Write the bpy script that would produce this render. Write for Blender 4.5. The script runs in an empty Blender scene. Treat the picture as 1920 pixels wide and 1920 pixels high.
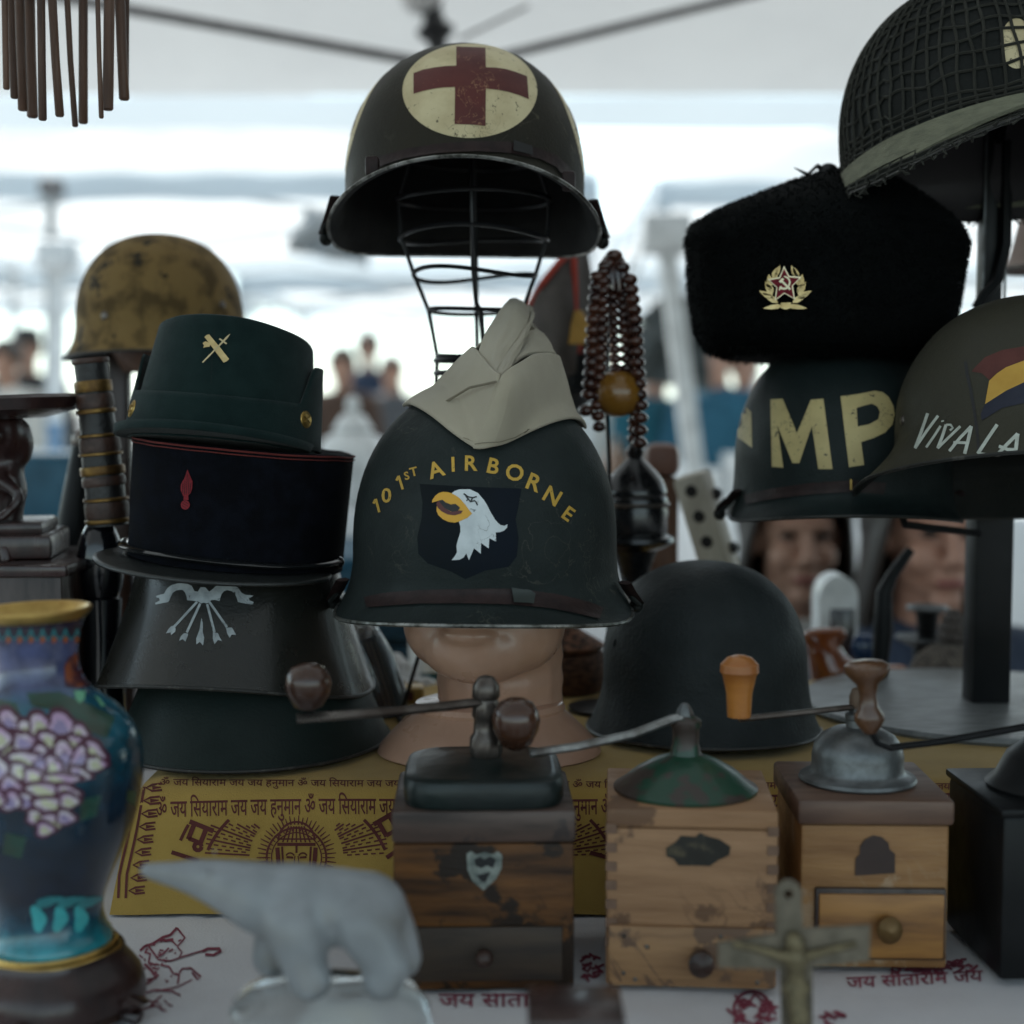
import bpy, bmesh, math, random
from mathutils import Vector, Matrix, noise
from mathutils.bvhtree import BVHTree
from mathutils.geometry import tessellate_polygon
R = math.radians; PI = math.pi; sin, cos = math.sin, math.cos
rng = random.Random(7)
SC = bpy.context.scene
COL = SC.collection

# ------------------------------------------------------------------ camera, sky, sun, exposure
PITCH = math.atan(200/2800)
CAM = Vector((0, 0, 1.15))
FWD = Vector((0, cos(PITCH), -sin(PITCH))); UPV = Vector((0, sin(PITCH), cos(PITCH))); RGT = Vector((1, 0, 0))
cd = bpy.data.cameras.new('camera'); cam = bpy.data.objects.new('camera', cd); COL.objects.link(cam)
cam.location = CAM; cam.rotation_euler = (PI/2-PITCH, 0, 0)
cd.sensor_fit = 'HORIZONTAL'; cd.sensor_width = 24; cd.lens = 35; cd.clip_start = .05; cd.clip_end = 1000
cd.dof.use_dof = True; cd.dof.focus_distance = 1.20; cd.dof.aperture_fstop = 2.0
SC.camera = cam
w = bpy.data.worlds.new('World'); SC.world = w; w.use_nodes = True
nt = w.node_tree; bg = nt.nodes['Background']
sky = nt.nodes.new('ShaderNodeTexSky'); sky.sky_type = 'NISHITA'; sky.sun_disc = False
SUN_EL, SUN_AZ = 50, -28          # sun behind the far tents, to the left
sky.sun_elevation = R(SUN_EL); sky.sun_rotation = R(SUN_AZ); sky.air_density = 1.0; sky.dust_density = .6; sky.ozone_density = 1.5
tint = nt.nodes.new('ShaderNodeMix'); tint.data_type = 'RGBA'; tint.blend_type = 'MULTIPLY'; tint.inputs[0].default_value = 1; tint.inputs[7].default_value = (.85, 1, .985, 1)
hs = nt.nodes.new('ShaderNodeHueSaturation'); hs.inputs['Saturation'].default_value = .40
nt.links.new(sky.outputs[0], hs.inputs['Color']); nt.links.new(hs.outputs[0], tint.inputs[6]); nt.links.new(tint.outputs[2], bg.inputs[0]); bg.inputs[1].default_value = .12
sd = bpy.data.lights.new('sun', 'SUN'); sd.energy = 3.6; sd.angle = R(12); sd.color = (1, .985, .93)
sun = bpy.data.objects.new('sun', sd); COL.objects.link(sun)
sv = Vector((sin(R(SUN_AZ))*cos(R(SUN_EL)), cos(R(SUN_AZ))*cos(R(SUN_EL)), sin(R(SUN_EL))))
sun.rotation_euler = sv.to_track_quat('Z', 'Y').to_euler()
SC.view_settings.view_transform = 'Standard'; SC.view_settings.look = 'None'
SC.view_settings.exposure = 1.22; SC.view_settings.gamma = 1
SC.cycles.use_denoising = True; SC.cycles.max_bounces = 8; SC.cycles.transmission_bounces = 8
SC.cycles.sample_clamp_indirect = 6; SC.cycles.caustics_reflective = False; SC.cycles.caustics_refractive = False

def pt(u, v, Y):                   # a point of the photo (1920 px wide) at the distance Y into the scene
    d = FWD + RGT*((u-960)/2800) + UPV*((960-v)/2800)
    return CAM + d*(Y/d.y)
def Z(ox, oy, s, pts): return [(ox+x*s, oy+y*s) for x, y in pts]

# ------------------------------------------------------------------ materials
def mat(name, col, rough=.6, metal=0, col2=None, ns=20, lo=.4, hi=.65, detail=5, stretch=(1, 1, 1), bump=0, bs=200, bdet=3,
        coat=0, sheen=0, trans=0, sss=0, spec=.5, chips=None, rvar=.1, translucent=0, weave=0, aniso=None):
    m = bpy.data.materials.new(name); m.use_nodes = True; t = m.node_tree; N = t.nodes; L = t.links
    p = N['Principled BSDF']; out = N['Material Output']
    tc = N.new('ShaderNodeTexCoord'); mp = N.new('ShaderNodeMapping'); mp.inputs['Scale'].default_value = stretch
    L.new(tc.outputs['Object'], mp.inputs[0])
    def noi(sc, de=4, src=mp):
        n = N.new('ShaderNodeTexNoise'); n.inputs['Scale'].default_value = sc; n.inputs['Detail'].default_value = de
        n.inputs['Roughness'].default_value = .6; L.new(src.outputs[0], n.inputs['Vector']); return n
    def ramp(fac, a, b):
        r = N.new('ShaderNodeMapRange'); r.inputs[1].default_value = a; r.inputs[2].default_value = b; L.new(fac, r.inputs[0]); return r.outputs[0]
    def mix(fac, a, b):
        x = N.new('ShaderNodeMix'); x.data_type = 'RGBA'; L.new(fac, x.inputs[0])
        for i, c in ((6, a), (7, b)):
            if isinstance(c, tuple): x.inputs[i].default_value = (*c, 1)
            else: L.new(c, x.inputs[i])
        return x.outputs[2]
    c2 = col2 or tuple(c*.72 for c in col)
    n1 = noi(ns, detail)
    c = mix(ramp(n1.outputs[0], lo, hi), col, c2)
    if chips:
        cc, thr, cs = chips; mp0 = mp; mp = N.new('ShaderNodeMapping'); L.new(tc.outputs['Object'], mp.inputs[0])
        c = mix(ramp(noi(cs, 8, mp).outputs[0], thr, thr+.03), c, cc)
        v = N.new('ShaderNodeTexNoise'); v.inputs['Scale'].default_value = cs*.22; v.inputs['Detail'].default_value = 9; v.inputs['Distortion'].default_value = 1.4
        L.new(mp.outputs[0], v.inputs['Vector'])
        a = N.new('ShaderNodeMath'); a.operation = 'SUBTRACT'; a.inputs[1].default_value = .5; L.new(v.outputs[0], a.inputs[0])
        b = N.new('ShaderNodeMath'); b.operation = 'ABSOLUTE'; L.new(a.outputs[0], b.inputs[0])
        k = N.new('ShaderNodeMath'); k.operation = 'LESS_THAN'; k.inputs[1].default_value = .0045; L.new(b.outputs[0], k.inputs[0])
        g = N.new('ShaderNodeMath'); g.operation = 'MULTIPLY'; L.new(k.outputs[0], g.inputs[0])
        L.new(ramp(noi(cs*.12, 2, mp).outputs[0], .5, .6), g.inputs[1])
        c = mix(g.outputs[0], c, cc); mp = mp0
    L.new(c, p.inputs['Base Color'])
    L.new(ramp_r(N, L, n1.outputs[0], rough, rvar), p.inputs['Roughness'])
    p.inputs['Metallic'].default_value = metal; p.inputs['Specular IOR Level'].default_value = spec
    p.inputs['Coat Weight'].default_value = coat; p.inputs['Coat Roughness'].default_value = .12
    if sheen: p.inputs['Sheen Weight'].default_value = sheen; p.inputs['Sheen Roughness'].default_value = .5
    p.inputs['Transmission Weight'].default_value = trans
    if sss: p.inputs['Subsurface Weight'].default_value = sss; p.inputs['Subsurface Radius'].default_value = (.01, .006, .004); p.inputs['Subsurface Scale'].default_value = 1
    if bump:
        b = N.new('ShaderNodeBump'); b.inputs['Strength'].default_value = bump; b.inputs['Distance'].default_value = .002
        h = noi(bs, bdet).outputs[0]
        if weave:
            wv = N.new('ShaderNodeTexWave'); wv.inputs['Scale'].default_value = weave; wv.bands_direction = 'DIAGONAL'; wv.inputs['Distortion'].default_value = .4
            L.new(tc.outputs['Object'], wv.inputs[0]); ad = N.new('ShaderNodeMath'); ad.operation = 'ADD'
            L.new(h, ad.inputs[0]); L.new(wv.outputs['Fac'], ad.inputs[1]); h = ad.outputs[0]
        L.new(h, b.inputs['Height']); L.new(b.outputs[0], p.inputs['Normal'])
    if translucent:
        tr = N.new('ShaderNodeBsdfTranslucent'); tr.inputs[0].default_value = (*col, 1); ms = N.new('ShaderNodeMixShader'); ms.inputs[0].default_value = translucent
        L.new(p.outputs[0], ms.inputs[1]); L.new(tr.outputs[0], ms.inputs[2]); L.new(ms.outputs[0], out.inputs[0])
    return m
def ramp_r(N, L, fac, rough, var):
    r = N.new('ShaderNodeMapRange'); r.inputs[1].default_value = .3; r.inputs[2].default_value = .7
    r.inputs[3].default_value = max(.02, rough-var); r.inputs[4].default_value = min(1, rough+var); L.new(fac, r.inputs[0]); return r.outputs[0]

def zramp(m, stops, z0, z1, wob=.0):            # colour bands of a glazed or enamelled thing along its own height
    t = m.node_tree; N = t.nodes; L = t.links; p = N['Principled BSDF']
    tc = N.new('ShaderNodeTexCoord'); s = N.new('ShaderNodeSeparateXYZ'); L.new(tc.outputs['Object'], s.inputs[0])
    n = N.new('ShaderNodeTexNoise'); n.inputs['Scale'].default_value = 45; L.new(tc.outputs['Object'], n.inputs['Vector'])
    ma = N.new('ShaderNodeMath'); ma.operation = 'MULTIPLY_ADD'; ma.inputs[1].default_value = wob; L.new(n.outputs[0], ma.inputs[0]); L.new(s.outputs[2], ma.inputs[2])
    mr = N.new('ShaderNodeMapRange'); mr.inputs[1].default_value = z0+wob*.5; mr.inputs[2].default_value = z1+wob*.5; L.new(ma.outputs[0], mr.inputs[0])
    cr = N.new('ShaderNodeValToRGB'); L.new(mr.outputs[0], cr.inputs[0]); e = cr.color_ramp.elements
    while len(e) < len(stops): e.new(.5)
    for k, (pos, c) in zip(e, stops): k.position = pos; k.color = (*c, 1)
    n2 = N.new('ShaderNodeTexNoise'); n2.inputs['Scale'].default_value = 70; n2.inputs['Detail'].default_value = 4; L.new(tc.outputs['Object'], n2.inputs['Vector'])
    mr2 = N.new('ShaderNodeMapRange'); mr2.inputs[1].default_value = .3; mr2.inputs[2].default_value = .7; mr2.inputs[3].default_value = .55; mr2.inputs[4].default_value = 1.35; L.new(n2.outputs[0], mr2.inputs[0])
    vm = N.new('ShaderNodeVectorMath'); vm.operation = 'SCALE'; L.new(cr.outputs[0], vm.inputs[0]); L.new(mr2.outputs[0], vm.inputs['Scale'])
    L.new(vm.outputs[0], p.inputs['Base Color'])

# ------------------------------------------------------------------ mesh helpers
class MB:
    def __init__(s): s.bm = bmesh.new()
    def _faces(s, rows, closed_u=True, flip=False):
        for a, b in zip(rows, rows[1:]):
            n = len(a)
            for i in range(n if closed_u else n-1):
                j = (i+1) % n; q = [a[i], a[j], b[j], b[i]]
                if flip: q.reverse()
                q2 = []
                for k in q:
                    if k not in q2: q2.append(k)
                if len(q2) > 2:
                    try: s.bm.faces.new(q2)
                    except ValueError: pass
    def rows(s, rows, closed=True, flip=False):
        vs = [[s.bm.verts.new(p) for p in r] for r in rows]; s._faces(vs, closed, flip); return vs
    def lathe(s, prof, n=32, M=None, sx=1, sy=1, cap=True, lobes=0, lamp=0):
        M = M or Matrix(); rows = []
        for r, z in prof:
            row = []
            for i in range(n):
                a = 2*PI*i/n; k = 1+(lamp*cos(lobes*a) if lobes else 0)
                row.append(s.bm.verts.new(M @ Vector((r*k*cos(a)*sx, r*k*sin(a)*sy, z))))
            rows.append(row)
        s._faces(rows)
        if cap:
            for row in (rows[0], rows[-1]):
                try: s.bm.faces.new(row)
                except ValueError: pass
        return s
    def tube(s, pts, r, n=8, closed=False, cap=True, flat=1):
        pts = [Vector(p) for p in pts]; m = len(pts); rows = []
        rs = r if isinstance(r, (list, tuple)) else [r]*m
        nrm = None
        for i, p in enumerate(pts):
            if closed: d = pts[(i+1) % m]-pts[i-1]
            else: d = pts[min(i+1, m-1)]-pts[max(i-1, 0)]
            d = d.normalized() if d.length > 1e-9 else Vector((0, 0, 1))
            if nrm is None: nrm = d.orthogonal().normalized() if abs(d.z) > .9 else d.cross(Vector((0, 0, 1))).normalized()
            nrm = (nrm-d*nrm.dot(d)); nrm = nrm.normalized() if nrm.length > 1e-6 else d.orthogonal().normalized()
            b = d.cross(nrm)
            rows.append([s.bm.verts.new(p+nrm*cos(2*PI*k/n)*rs[i]+b*sin(2*PI*k/n)*rs[i]*flat) for k in range(n)])
        s._faces(rows + ([rows[0]] if closed else []))
        if cap and not closed:
            s.bm.faces.new(rows[0]); s.bm.faces.new(rows[-1])
        return s
    def box(s, c, d, M=None, bev=0, seg=2):
        b = bmesh.new(); bmesh.ops.create_cube(b, size=1)
        for v in b.verts: v.co = Vector((v.co.x*d[0], v.co.y*d[1], v.co.z*d[2]))+Vector(c)
        if bev: bmesh.ops.bevel(b, geom=list(b.edges), offset=bev, segments=seg, profile=.5, affect='EDGES')
        return s.add(b, M)
    def ball(s, c, r, M=None, nu=20, nv=12):
        b = bmesh.new(); bmesh.ops.create_uvsphere(b, u_segments=nu, v_segments=nv, radius=1)
        if not isinstance(r, (tuple, list)): r = (r, r, r)
        for v in b.verts: v.co = Vector((v.co.x*r[0], v.co.y*r[1], v.co.z*r[2]))+Vector(c)
        return s.add(b, M)
    def add(s, b, M=None):
        if M is not None: bmesh.ops.transform(b, matrix=M, verts=b.verts)
        mp = {v: s.bm.verts.new(v.co) for v in b.verts}
        for f in b.faces:
            try: s.bm.faces.new([mp[v] for v in f.verts])
            except ValueError: pass
        b.free(); return s
    def prism(s, poly, h, M=None):
        n = len(poly); b = bmesh.new()
        lo = [b.verts.new((x, y, 0)) for x, y in poly]; hi = [b.verts.new((x, y, h)) for x, y in poly]
        tri = tessellate_polygon([[Vector((x, y, 0)) for x, y in poly]])
        for t in tri:
            for vs in (lo, hi):
                try: b.faces.new([vs[k] for k in t])
                except ValueError: pass
        for i in range(n): b.faces.new([lo[i], lo[(i+1) % n], hi[(i+1) % n], hi[i]])
        return s.add(b, M)
    def build(s, name, m, parent=None, world=False, smooth=True, label=None, angle=40, normals=True):
        bm = s.bm
        if normals: bmesh.ops.recalc_face_normals(bm, faces=bm.faces)
        if world and parent is not None:
            bmesh.ops.transform(bm, matrix=parent_matrix(parent).inverted(), verts=bm.verts)
        me = bpy.data.meshes.new(name); bm.to_mesh(me); bm.free()
        if m is not None: me.materials.append(m)
        if smooth:
            me.polygons.foreach_set('use_smooth', [True]*len(me.polygons)); me.set_sharp_from_angle(angle=R(angle))
        o = bpy.data.objects.new(name, me); COL.objects.link(o)
        if parent is not None: o.parent = parent
        if label: o['label'] = label
        return o
def parent_matrix(o):
    M = o.matrix_basis.copy(); p = o.parent
    while p is not None: M = p.matrix_basis @ M; p = p.parent
    return M
def tag(o, label, cat, group=None, kind=None):
    o['label'] = label; o['category'] = cat
    if group: o['group'] = group
    if kind: o['kind'] = kind
    return o
def thing(name, label, cat, loc=(0, 0, 0), M=None, group=None):
    o = bpy.data.objects.new(name, None); COL.objects.link(o); o.empty_display_size = .05
    o.matrix_basis = Matrix.Translation(loc) @ M.to_4x4() if M is not None else Matrix.Translation(loc)
    return tag(o, label, cat, group)
def structure(o): o['kind'] = 'structure'; return o
def rot(yaw=0, back=0, roll=0): return Matrix.Rotation(R(yaw), 3, 'Z') @ Matrix.Rotation(R(-back), 3, 'X') @ Matrix.Rotation(R(roll), 3, 'Y')
def clone(root, M, label, group=None):
    r = root.copy(); COL.objects.link(r); r.matrix_basis = M; r['label'] = label
    if group: r['group'] = group
    for ch in list(root.children):
        c = ch.copy(); COL.objects.link(c); c.parent = r
        for g in list(ch.children):
            d = g.copy(); COL.objects.link(d); d.parent = c
    return r

def blob(chains, voxel=.004, smooth=4, balls=()):     # one continuous body grown from tapered limbs
    mb = MB()
    for ch in chains:
        for (p, a), (q, b) in zip(ch, ch[1:]):
            p, q = Vector(p), Vector(q); d = q-p
            k = max(2, int(d.length/max(min(a, b)*.35, .004)))
            k = min(k, 30)
            for i in range(k+1): mb.ball(p+d*i/k, a+(b-a)*i/k, nu=14, nv=8)
    for b in balls: mb.ball(b[0], b[1], b[2] if len(b) > 2 else None, nu=20, nv=12)
    me = bpy.data.meshes.new('tmp'); mb.bm.to_mesh(me); mb.bm.free()
    o = bpy.data.objects.new('tmp', me); COL.objects.link(o)
    md = o.modifiers.new('r', 'REMESH'); md.mode = 'VOXEL'; md.voxel_size = voxel
    dg = bpy.context.evaluated_depsgraph_get(); m2 = bpy.data.meshes.new_from_object(o.evaluated_get(dg))
    bpy.data.objects.remove(o); out = MB(); out.bm.from_mesh(m2)
    for _ in range(smooth): bmesh.ops.smooth_vert(out.bm, verts=out.bm.verts, factor=.5, use_axis_x=True, use_axis_y=True, use_axis_z=True)
    return out

# ---- paint, print and embroidery: flat shapes laid onto a surface as thin real layers
def surf(*objs):
    vs, fs = [], []
    for o in objs:
        M = parent_matrix(o); k = len(vs); vs += [M @ v.co for v in o.data.vertices]; fs += [[i+k for i in p.vertices] for p in o.data.polygons]
    return BVHTree.FromPolygons(vs, fs)
def stroke(pts, w, w2=None, closed=False):
    out = []; m = len(pts); w2 = w if w2 is None else w2
    if closed: pts = list(pts)+[pts[0]]; m += 1
    L, Rr = [], []
    for i in range(m):
        a = Vector(pts[max(i-1, 0)]); b = Vector(pts[min(i+1, m-1)])
        if closed and i in (0, m-1): a = Vector(pts[m-2]); b = Vector(pts[1])
        d = (b-a); d = d.normalized() if d.length else Vector((1, 0)); n = Vector((-d.y, d.x)); ww = (w+(w2-w)*i/(m-1))/2
        p = Vector(pts[i]); L.append(tuple(p+n*ww)); Rr.append(tuple(p-n*ww))
    for i in range(m-1): out.append([L[i], L[i+1], Rr[i+1], Rr[i]])
    return out
def flat(polys):                   # each poly: list of points, or (outer, hole, ...)
    b = bmesh.new()
    for k, P in enumerate(polys):
        rings = P if isinstance(P[0][0], (tuple, list)) else [P]
        flatpts = [p for r in rings for p in r]; vs = [b.verts.new((p[0], p[1], 0)) for p in flatpts]
        for t in tessellate_polygon([[Vector((p[0], p[1], 0)) for p in r] for r in rings]):
            try: b.faces.new([vs[i] for i in t])
            except ValueError: pass
    return b
_txt = {}
def glyphs(s, h, x, y, r=0, wide=1, bold=.0, shear=0, align='CENTER'):   # text as filled shapes, height h, middle at (x, y), y pointing down
    c = bpy.data.curves.new('t', 'FONT'); c.body = s; c.offset = bold; c.resolution_u = 3; c.shear = shear
    o = bpy.data.objects.new('t', c); COL.objects.link(o)
    dg = bpy.context.evaluated_depsgraph_get(); me = bpy.data.meshes.new_from_object(o.evaluated_get(dg)); bpy.data.objects.remove(o)
    b = bmesh.new(); b.from_mesh(me); bpy.data.meshes.remove(me)
    xs = [v.co.x for v in b.verts]; k = h/.7
    cx = (min(xs)+max(xs))/2 if align == 'CENTER' else min(xs)
    ca, sa = cos(R(-r)), sin(R(-r))
    for v in b.verts:
        X, Y = (v.co.x-cx)*k*wide, -(v.co.y-.35)*k
        v.co = Vector((x+X*ca-Y*sa, y+X*sa+Y*ca, 0))
    return b, (max(xs)-min(xs))*k*wide
def lay(name, b, tree, m, parent, off=.0006, cell=8, ray=None, label=None):
    ray = ray or (lambda x, y: (CAM, (pt(x, y, 1)-CAM).normalized()))
    if isinstance(b, list): b = flat(b)
    xs = [v.co.x for v in b.verts]; ys = [v.co.y for v in b.verts]
    for ax, lo, hi in ((0, min(xs), max(xs)), (1, min(ys), max(ys))):
        k = math.ceil(lo/cell)
        while k*cell < hi:
            co = Vector((k*cell, 0, 0)) if ax == 0 else Vector((0, k*cell, 0)); no = Vector((1, 0, 0)) if ax == 0 else Vector((0, 1, 0))
            bmesh.ops.bisect_plane(b, geom=list(b.verts)+list(b.edges)+list(b.faces), plane_co=co, plane_no=no); k += 1
    dead = []; i = 0
    for v in b.verts:
        o, d = ray(v.co.x, v.co.y); h = tree.ray_cast(o, d)
        if h[0] is None: dead.append(v); continue
        n = h[1] if h[1].dot(d) < 0 else -h[1]
        v.co = h[0]+n*off
    bmesh.ops.delete(b, geom=dead, context='VERTS')
    mb = MB(); mb.bm.free(); mb.bm = b
    return mb.build(name, m, parent, world=True, label=label, normals=False)
def merge(*bs):
    a = bmesh.new()
    for b in bs:
        me = bpy.data.meshes.new('x'); b.to_mesh(me); a.from_mesh(me); bpy.data.meshes.remove(me); b.free()
    return a
# ------------------------------------------------------------------ the setting: ground, tents, far stalls
M = {}
M['asphalt'] = mat('asphalt', (.16, .16, .16), .9, col2=(.10, .10, .10), ns=3, bump=.3, bs=90)
M['canvas'] = mat('canvas_white', (.74, .76, .77), .8, col2=(.68, .70, .72), ns=3, bump=.15, bs=6, translucent=.5)
M['canvas_thin'] = mat('canvas_thin', (.66, .73, .78), .8, col2=(.62, .69, .74), ns=2, translucent=.4)
M['canvas_grey'] = mat('canvas_grey', (.42, .44, .45), .8, ns=3, translucent=.25)
M['canvas_own'] = mat('canvas_own', (.66, .67, .67), .8, col2=(.58, .59, .60), ns=2, bump=.15, bs=6, translucent=.18)
M['awning_dark'] = mat('awning_dark', (.06, .07, .07), .8)
M['pole'] = mat('pole_grey', (.32, .33, .33), .45, metal=.3)
M['pole_white'] = mat('pole_white', (.74, .76, .77), .45)
M['truss'] = mat('truss_grey', (.20, .19, .19), .5, metal=.3)
M['black'] = mat('black_plastic', (.012, .012, .013), .45)
M['glass_white'] = mat('opal_glass', (.8, .78, .76), .25)

mb = MB(); mb.rows([[(-150, -40, 0), (150, -40, 0)], [(-150, 300, 0), (150, 300, 0)]], closed=False)
structure(mb.build('ground', M['asphalt'], smooth=False))

def tent(name, label, x0, x1, y0, y1, eave, peak, val=.1, roofmat='canvas', truss=True, legs=((0, 0), (1, 0), (1, 1), (0, 1)), group='white canopies over the market stalls', sag=.06):
    cx, cy = (x0+x1)/2, (y0+y1)/2
    root = thing(name, label, 'canopy', (cx, cy, 0), group=group)
    mb = MB(); cor = [(x0, y0), (x1, y0), (x1, y1), (x0, y1)]
    for i in range(4):
        a, b = Vector((*cor[i], eave)), Vector((*cor[(i+1) % 4], eave)); p = Vector((cx, cy, peak)); rows = []
        for k in range(9):
            t = k/8; A, B = a.lerp(p, t), b.lerp(p, t)
            rows.append([A.lerp(B, j/10)-Vector((0, 0, sag*sin(PI*j/10)*sin(PI*t))) for j in range(11)])
        mb.rows(rows, closed=False)
    bmesh.ops.remove_doubles(mb.bm, verts=mb.bm.verts, dist=.001)
    mb.build('roof', M[roofmat], root, world=True, normals=False)
    mb = MB()
    for i in range(4):
        a, b = Vector(cor[i]), Vector(cor[(i+1) % 4]); n = 40; d = (b-a).normalized(); nn = Vector((d.y, -d.x))
        rows = [[], []]
        for j in range(n+1):
            q = a.lerp(b, j/n)+nn*(.012+.006*sin(j*1.3+i))
            rows[0].append((q.x, q.y, eave)); rows[1].append((q.x, q.y, eave-val-.004*sin(j*.9)))
        mb.rows(rows, closed=False)
    mb.build('valance', M['canvas_thin'], root, world=True, normals=False)
    for i, j in legs:
        x, y = (x0, x1)[i], (y0, y1)[j]; sx, sy = (1, -1)[i], (1, -1)[j]
        mb = MB(); mb.box((x+sx*.03, y+sy*.03, eave/2), (.038, .038, eave-.02), bev=.004)
        mb.box((x+sx*.03, y+sy*.03, eave-.14), (.07, .07, .1), bev=.01)
        lg = mb.build('leg', M['pole_white'], root, world=True)
        mb = MB(); mb.box((x+sx*.03, y+sy*.03, .008), (.12, .12, .014)); mb.build('foot_plate', M['pole'], lg, world=True)
    if truss:
        for (ax, ay), (bx, by) in ((cor[3], cor[2]), (cor[0], cor[1]), (cor[0], cor[3]), (cor[1], cor[2])):
            for s in (0, 1):
                mb = MB(); n = 2
                for k in range(n):
                    t0, t1 = k/n, (k+1)/n; z0, z1 = (eave-.05, eave-.32) if (k+s) % 2 == 0 else (eave-.32, eave-.05)
                    P = Vector((ax+(bx-ax)*t0, ay+(by-ay)*t0, z0)); Q = Vector((ax+(bx-ax)*t1, ay+(by-ay)*t1, z1))
                    c = Vector((cx, cy, 0)); off = (c-Vector(((ax+bx)/2, (ay+by)/2, 0))).normalized()*(.03+.035*s)
                    mb.tube([P+off, Q+off], .012, 6)
                mb.build('truss_bar', M['pole_white'], root, world=True)
    return root

own = tent('market_canopy', 'big white canopy right over the helmets, its far valance crossing behind them', -3.0, 3.0, -.8, 4.67, 2.10, 3.15, val=.10, truss=False, roofmat='canvas_own')
for a, b, wd in (((150, 2), (800, 118), .030), ((800, 140), (1480, -28), .026), ((860, 74), (990, 12), .010), ((-150, -50), (150, 2), .030)):
    P, Q = pt(*a, 3.45), pt(*b, 3.45); mb = MB(); mb.tube([P, Q], wd*.42, 8); mb.build('truss_bar', M['truss'], own, world=True)
mb = MB(); mb.rows([[(2.96+.02*sin(k*1.4), -.3+.25*k, z) for k in range(12)] for z in (2.08, 1.4, .7, .05)], closed=False); mb.build('side_light_blocker', M['awning_dark'], own, world=True, normals=False)  # unseen dark sheet, added to block light from the right
for Yt, x0, x1, nm in ((6.3, -3.3, .35, 'white canopy behind the stall, on the left of the white pole'), (6.5, .62, 4.6, 'white canopy behind the stall, on the right of the white pole')):
    tent('market_canopy', nm, x0, x1, Yt, Yt+3.6, 2.12, 2.9, val=.12)
tent('market_canopy', 'distant white canopy beyond the left stalls', -6.5, -2.6, 11.5, 15.2, 2.2, 3.1, val=.15)
tent('market_canopy', 'distant white canopy behind the middle of the market', -2.2, 2.0, 12, 16, 2.2, 3.1, val=.15)
tent('market_canopy', 'distant white canopy beyond the right stalls', 2.4, 6.6, 11.2, 15, 2.2, 3.1, val=.15)

# pendant lamp under the big canopy
r = thing('tent_lamp', 'black lamp holder with a white glass globe hanging behind the medic helmet', 'lamp', pt(808, 60, 3.9))
mb = MB(); c = pt(790, -12, 3.9); mb.ball(c, .056); mb.build('globe', M['glass_white'], r, world=True)
mb = MB(); a = pt(800, 18, 3.9)
mb.lathe([(.006, -.13), (.022, -.125), (.026, -.10), (.045, -.085), (.05, -.07), (.03, -.055), (.022, -.02), (.03, 0), (.03, .02), (.015, .03)], 20, Matrix.Translation(a+Vector((.012, 0, .02)))@Matrix.Rotation(R(-8), 4, 'Y'))
mb.build('lamp_holder', M['black'], r, world=True)
mb = MB(); mb.tube([c+Vector((0, 0, .05)), c+Vector((0, 0, .62))], .006, 6); mb.build('hanger_rod', M['black'], r, world=True)

# a loose grey side sheet, the dark awning, poles
def sheet(name, label, cat, quad, m, wav=.03, group=None):
    a, b, c_, d = [Vector(q) for q in quad]; base = sum((a, b, c_, d), Vector())/4
    r = thing(name, label, cat, base, group=group); rows = []
    nrm = (b-a).cross(d-a).normalized()
    for i in range(13):
        t = i/12; rows.append([(a.lerp(d, t)).lerp(b.lerp(c_, t), j/12)+nrm*wav*sin(j*1.1+i*.5) for j in range(13)])
    mb = MB(); mb.rows(rows, closed=False); o = mb.build('cloth_sheet', m, r, world=True, normals=False)
    md = o.modifiers.new('s', 'SOLIDIFY'); md.thickness = .004
    return r
sheet('side_curtain', 'pale grey canvas flap hanging aslant behind the wire stand', 'curtain', [pt(575, 385, 6.1), pt(705, 425, 6.1), pt(690, 500, 6.1), pt(535, 470, 6.1)], M['canvas_grey'])
sheet('shade_awning', 'dark grey awning edge sloping behind the white pole', 'awning', [pt(1190, 600, 5.6), pt(1252, 545, 5.6), pt(1330, 560, 5.6), pt(1330, 690, 5.6)], M['awning_dark'])
sheet('shade_awning', 'dark grey side cloth hanging below the awning behind the white pole', 'awning', [pt(1190, 606, 5.7), pt(1330, 640, 5.7), pt(1330, 735, 5.7), pt(1190, 715, 5.7)], M['awning_dark'])
def post(name, label, a, b, wd, m, cap=None):
    r = thing(name, label, 'pole', b); mb = MB(); d = (Vector(b)-Vector(a))
    g = Vector(b)+d*((0-b[2])/d.z) if abs(d.z) > .1 else b
    mb.tube([a, g], wd/2, 4, cap=True); mb.build('shaft', m, r, world=True, smooth=False)
    mb = MB(); mb.box(a, (wd*1.9, wd*1.9, wd*1.5), bev=wd*.2); mb.build('joint', cap or m, r, world=True)
post('canopy_pole', 'slightly leaning white pole standing between the beads and the fur hat', pt(1248, 440, 4.9), pt(1292, 800, 4.9), .085, M['pole_white'])
post('canopy_pole', 'grey pole with a dark bracket, left of the tan helmet', pt(97, 352, 6.0), pt(92, 700, 6.0), .045, M['pole'], M['truss'])
post('canopy_pole', 'white pole standing behind the carved wooden statue', pt(108, 480, 5.6), pt(104, 900, 5.6), .07, M['pole_white'])

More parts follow.
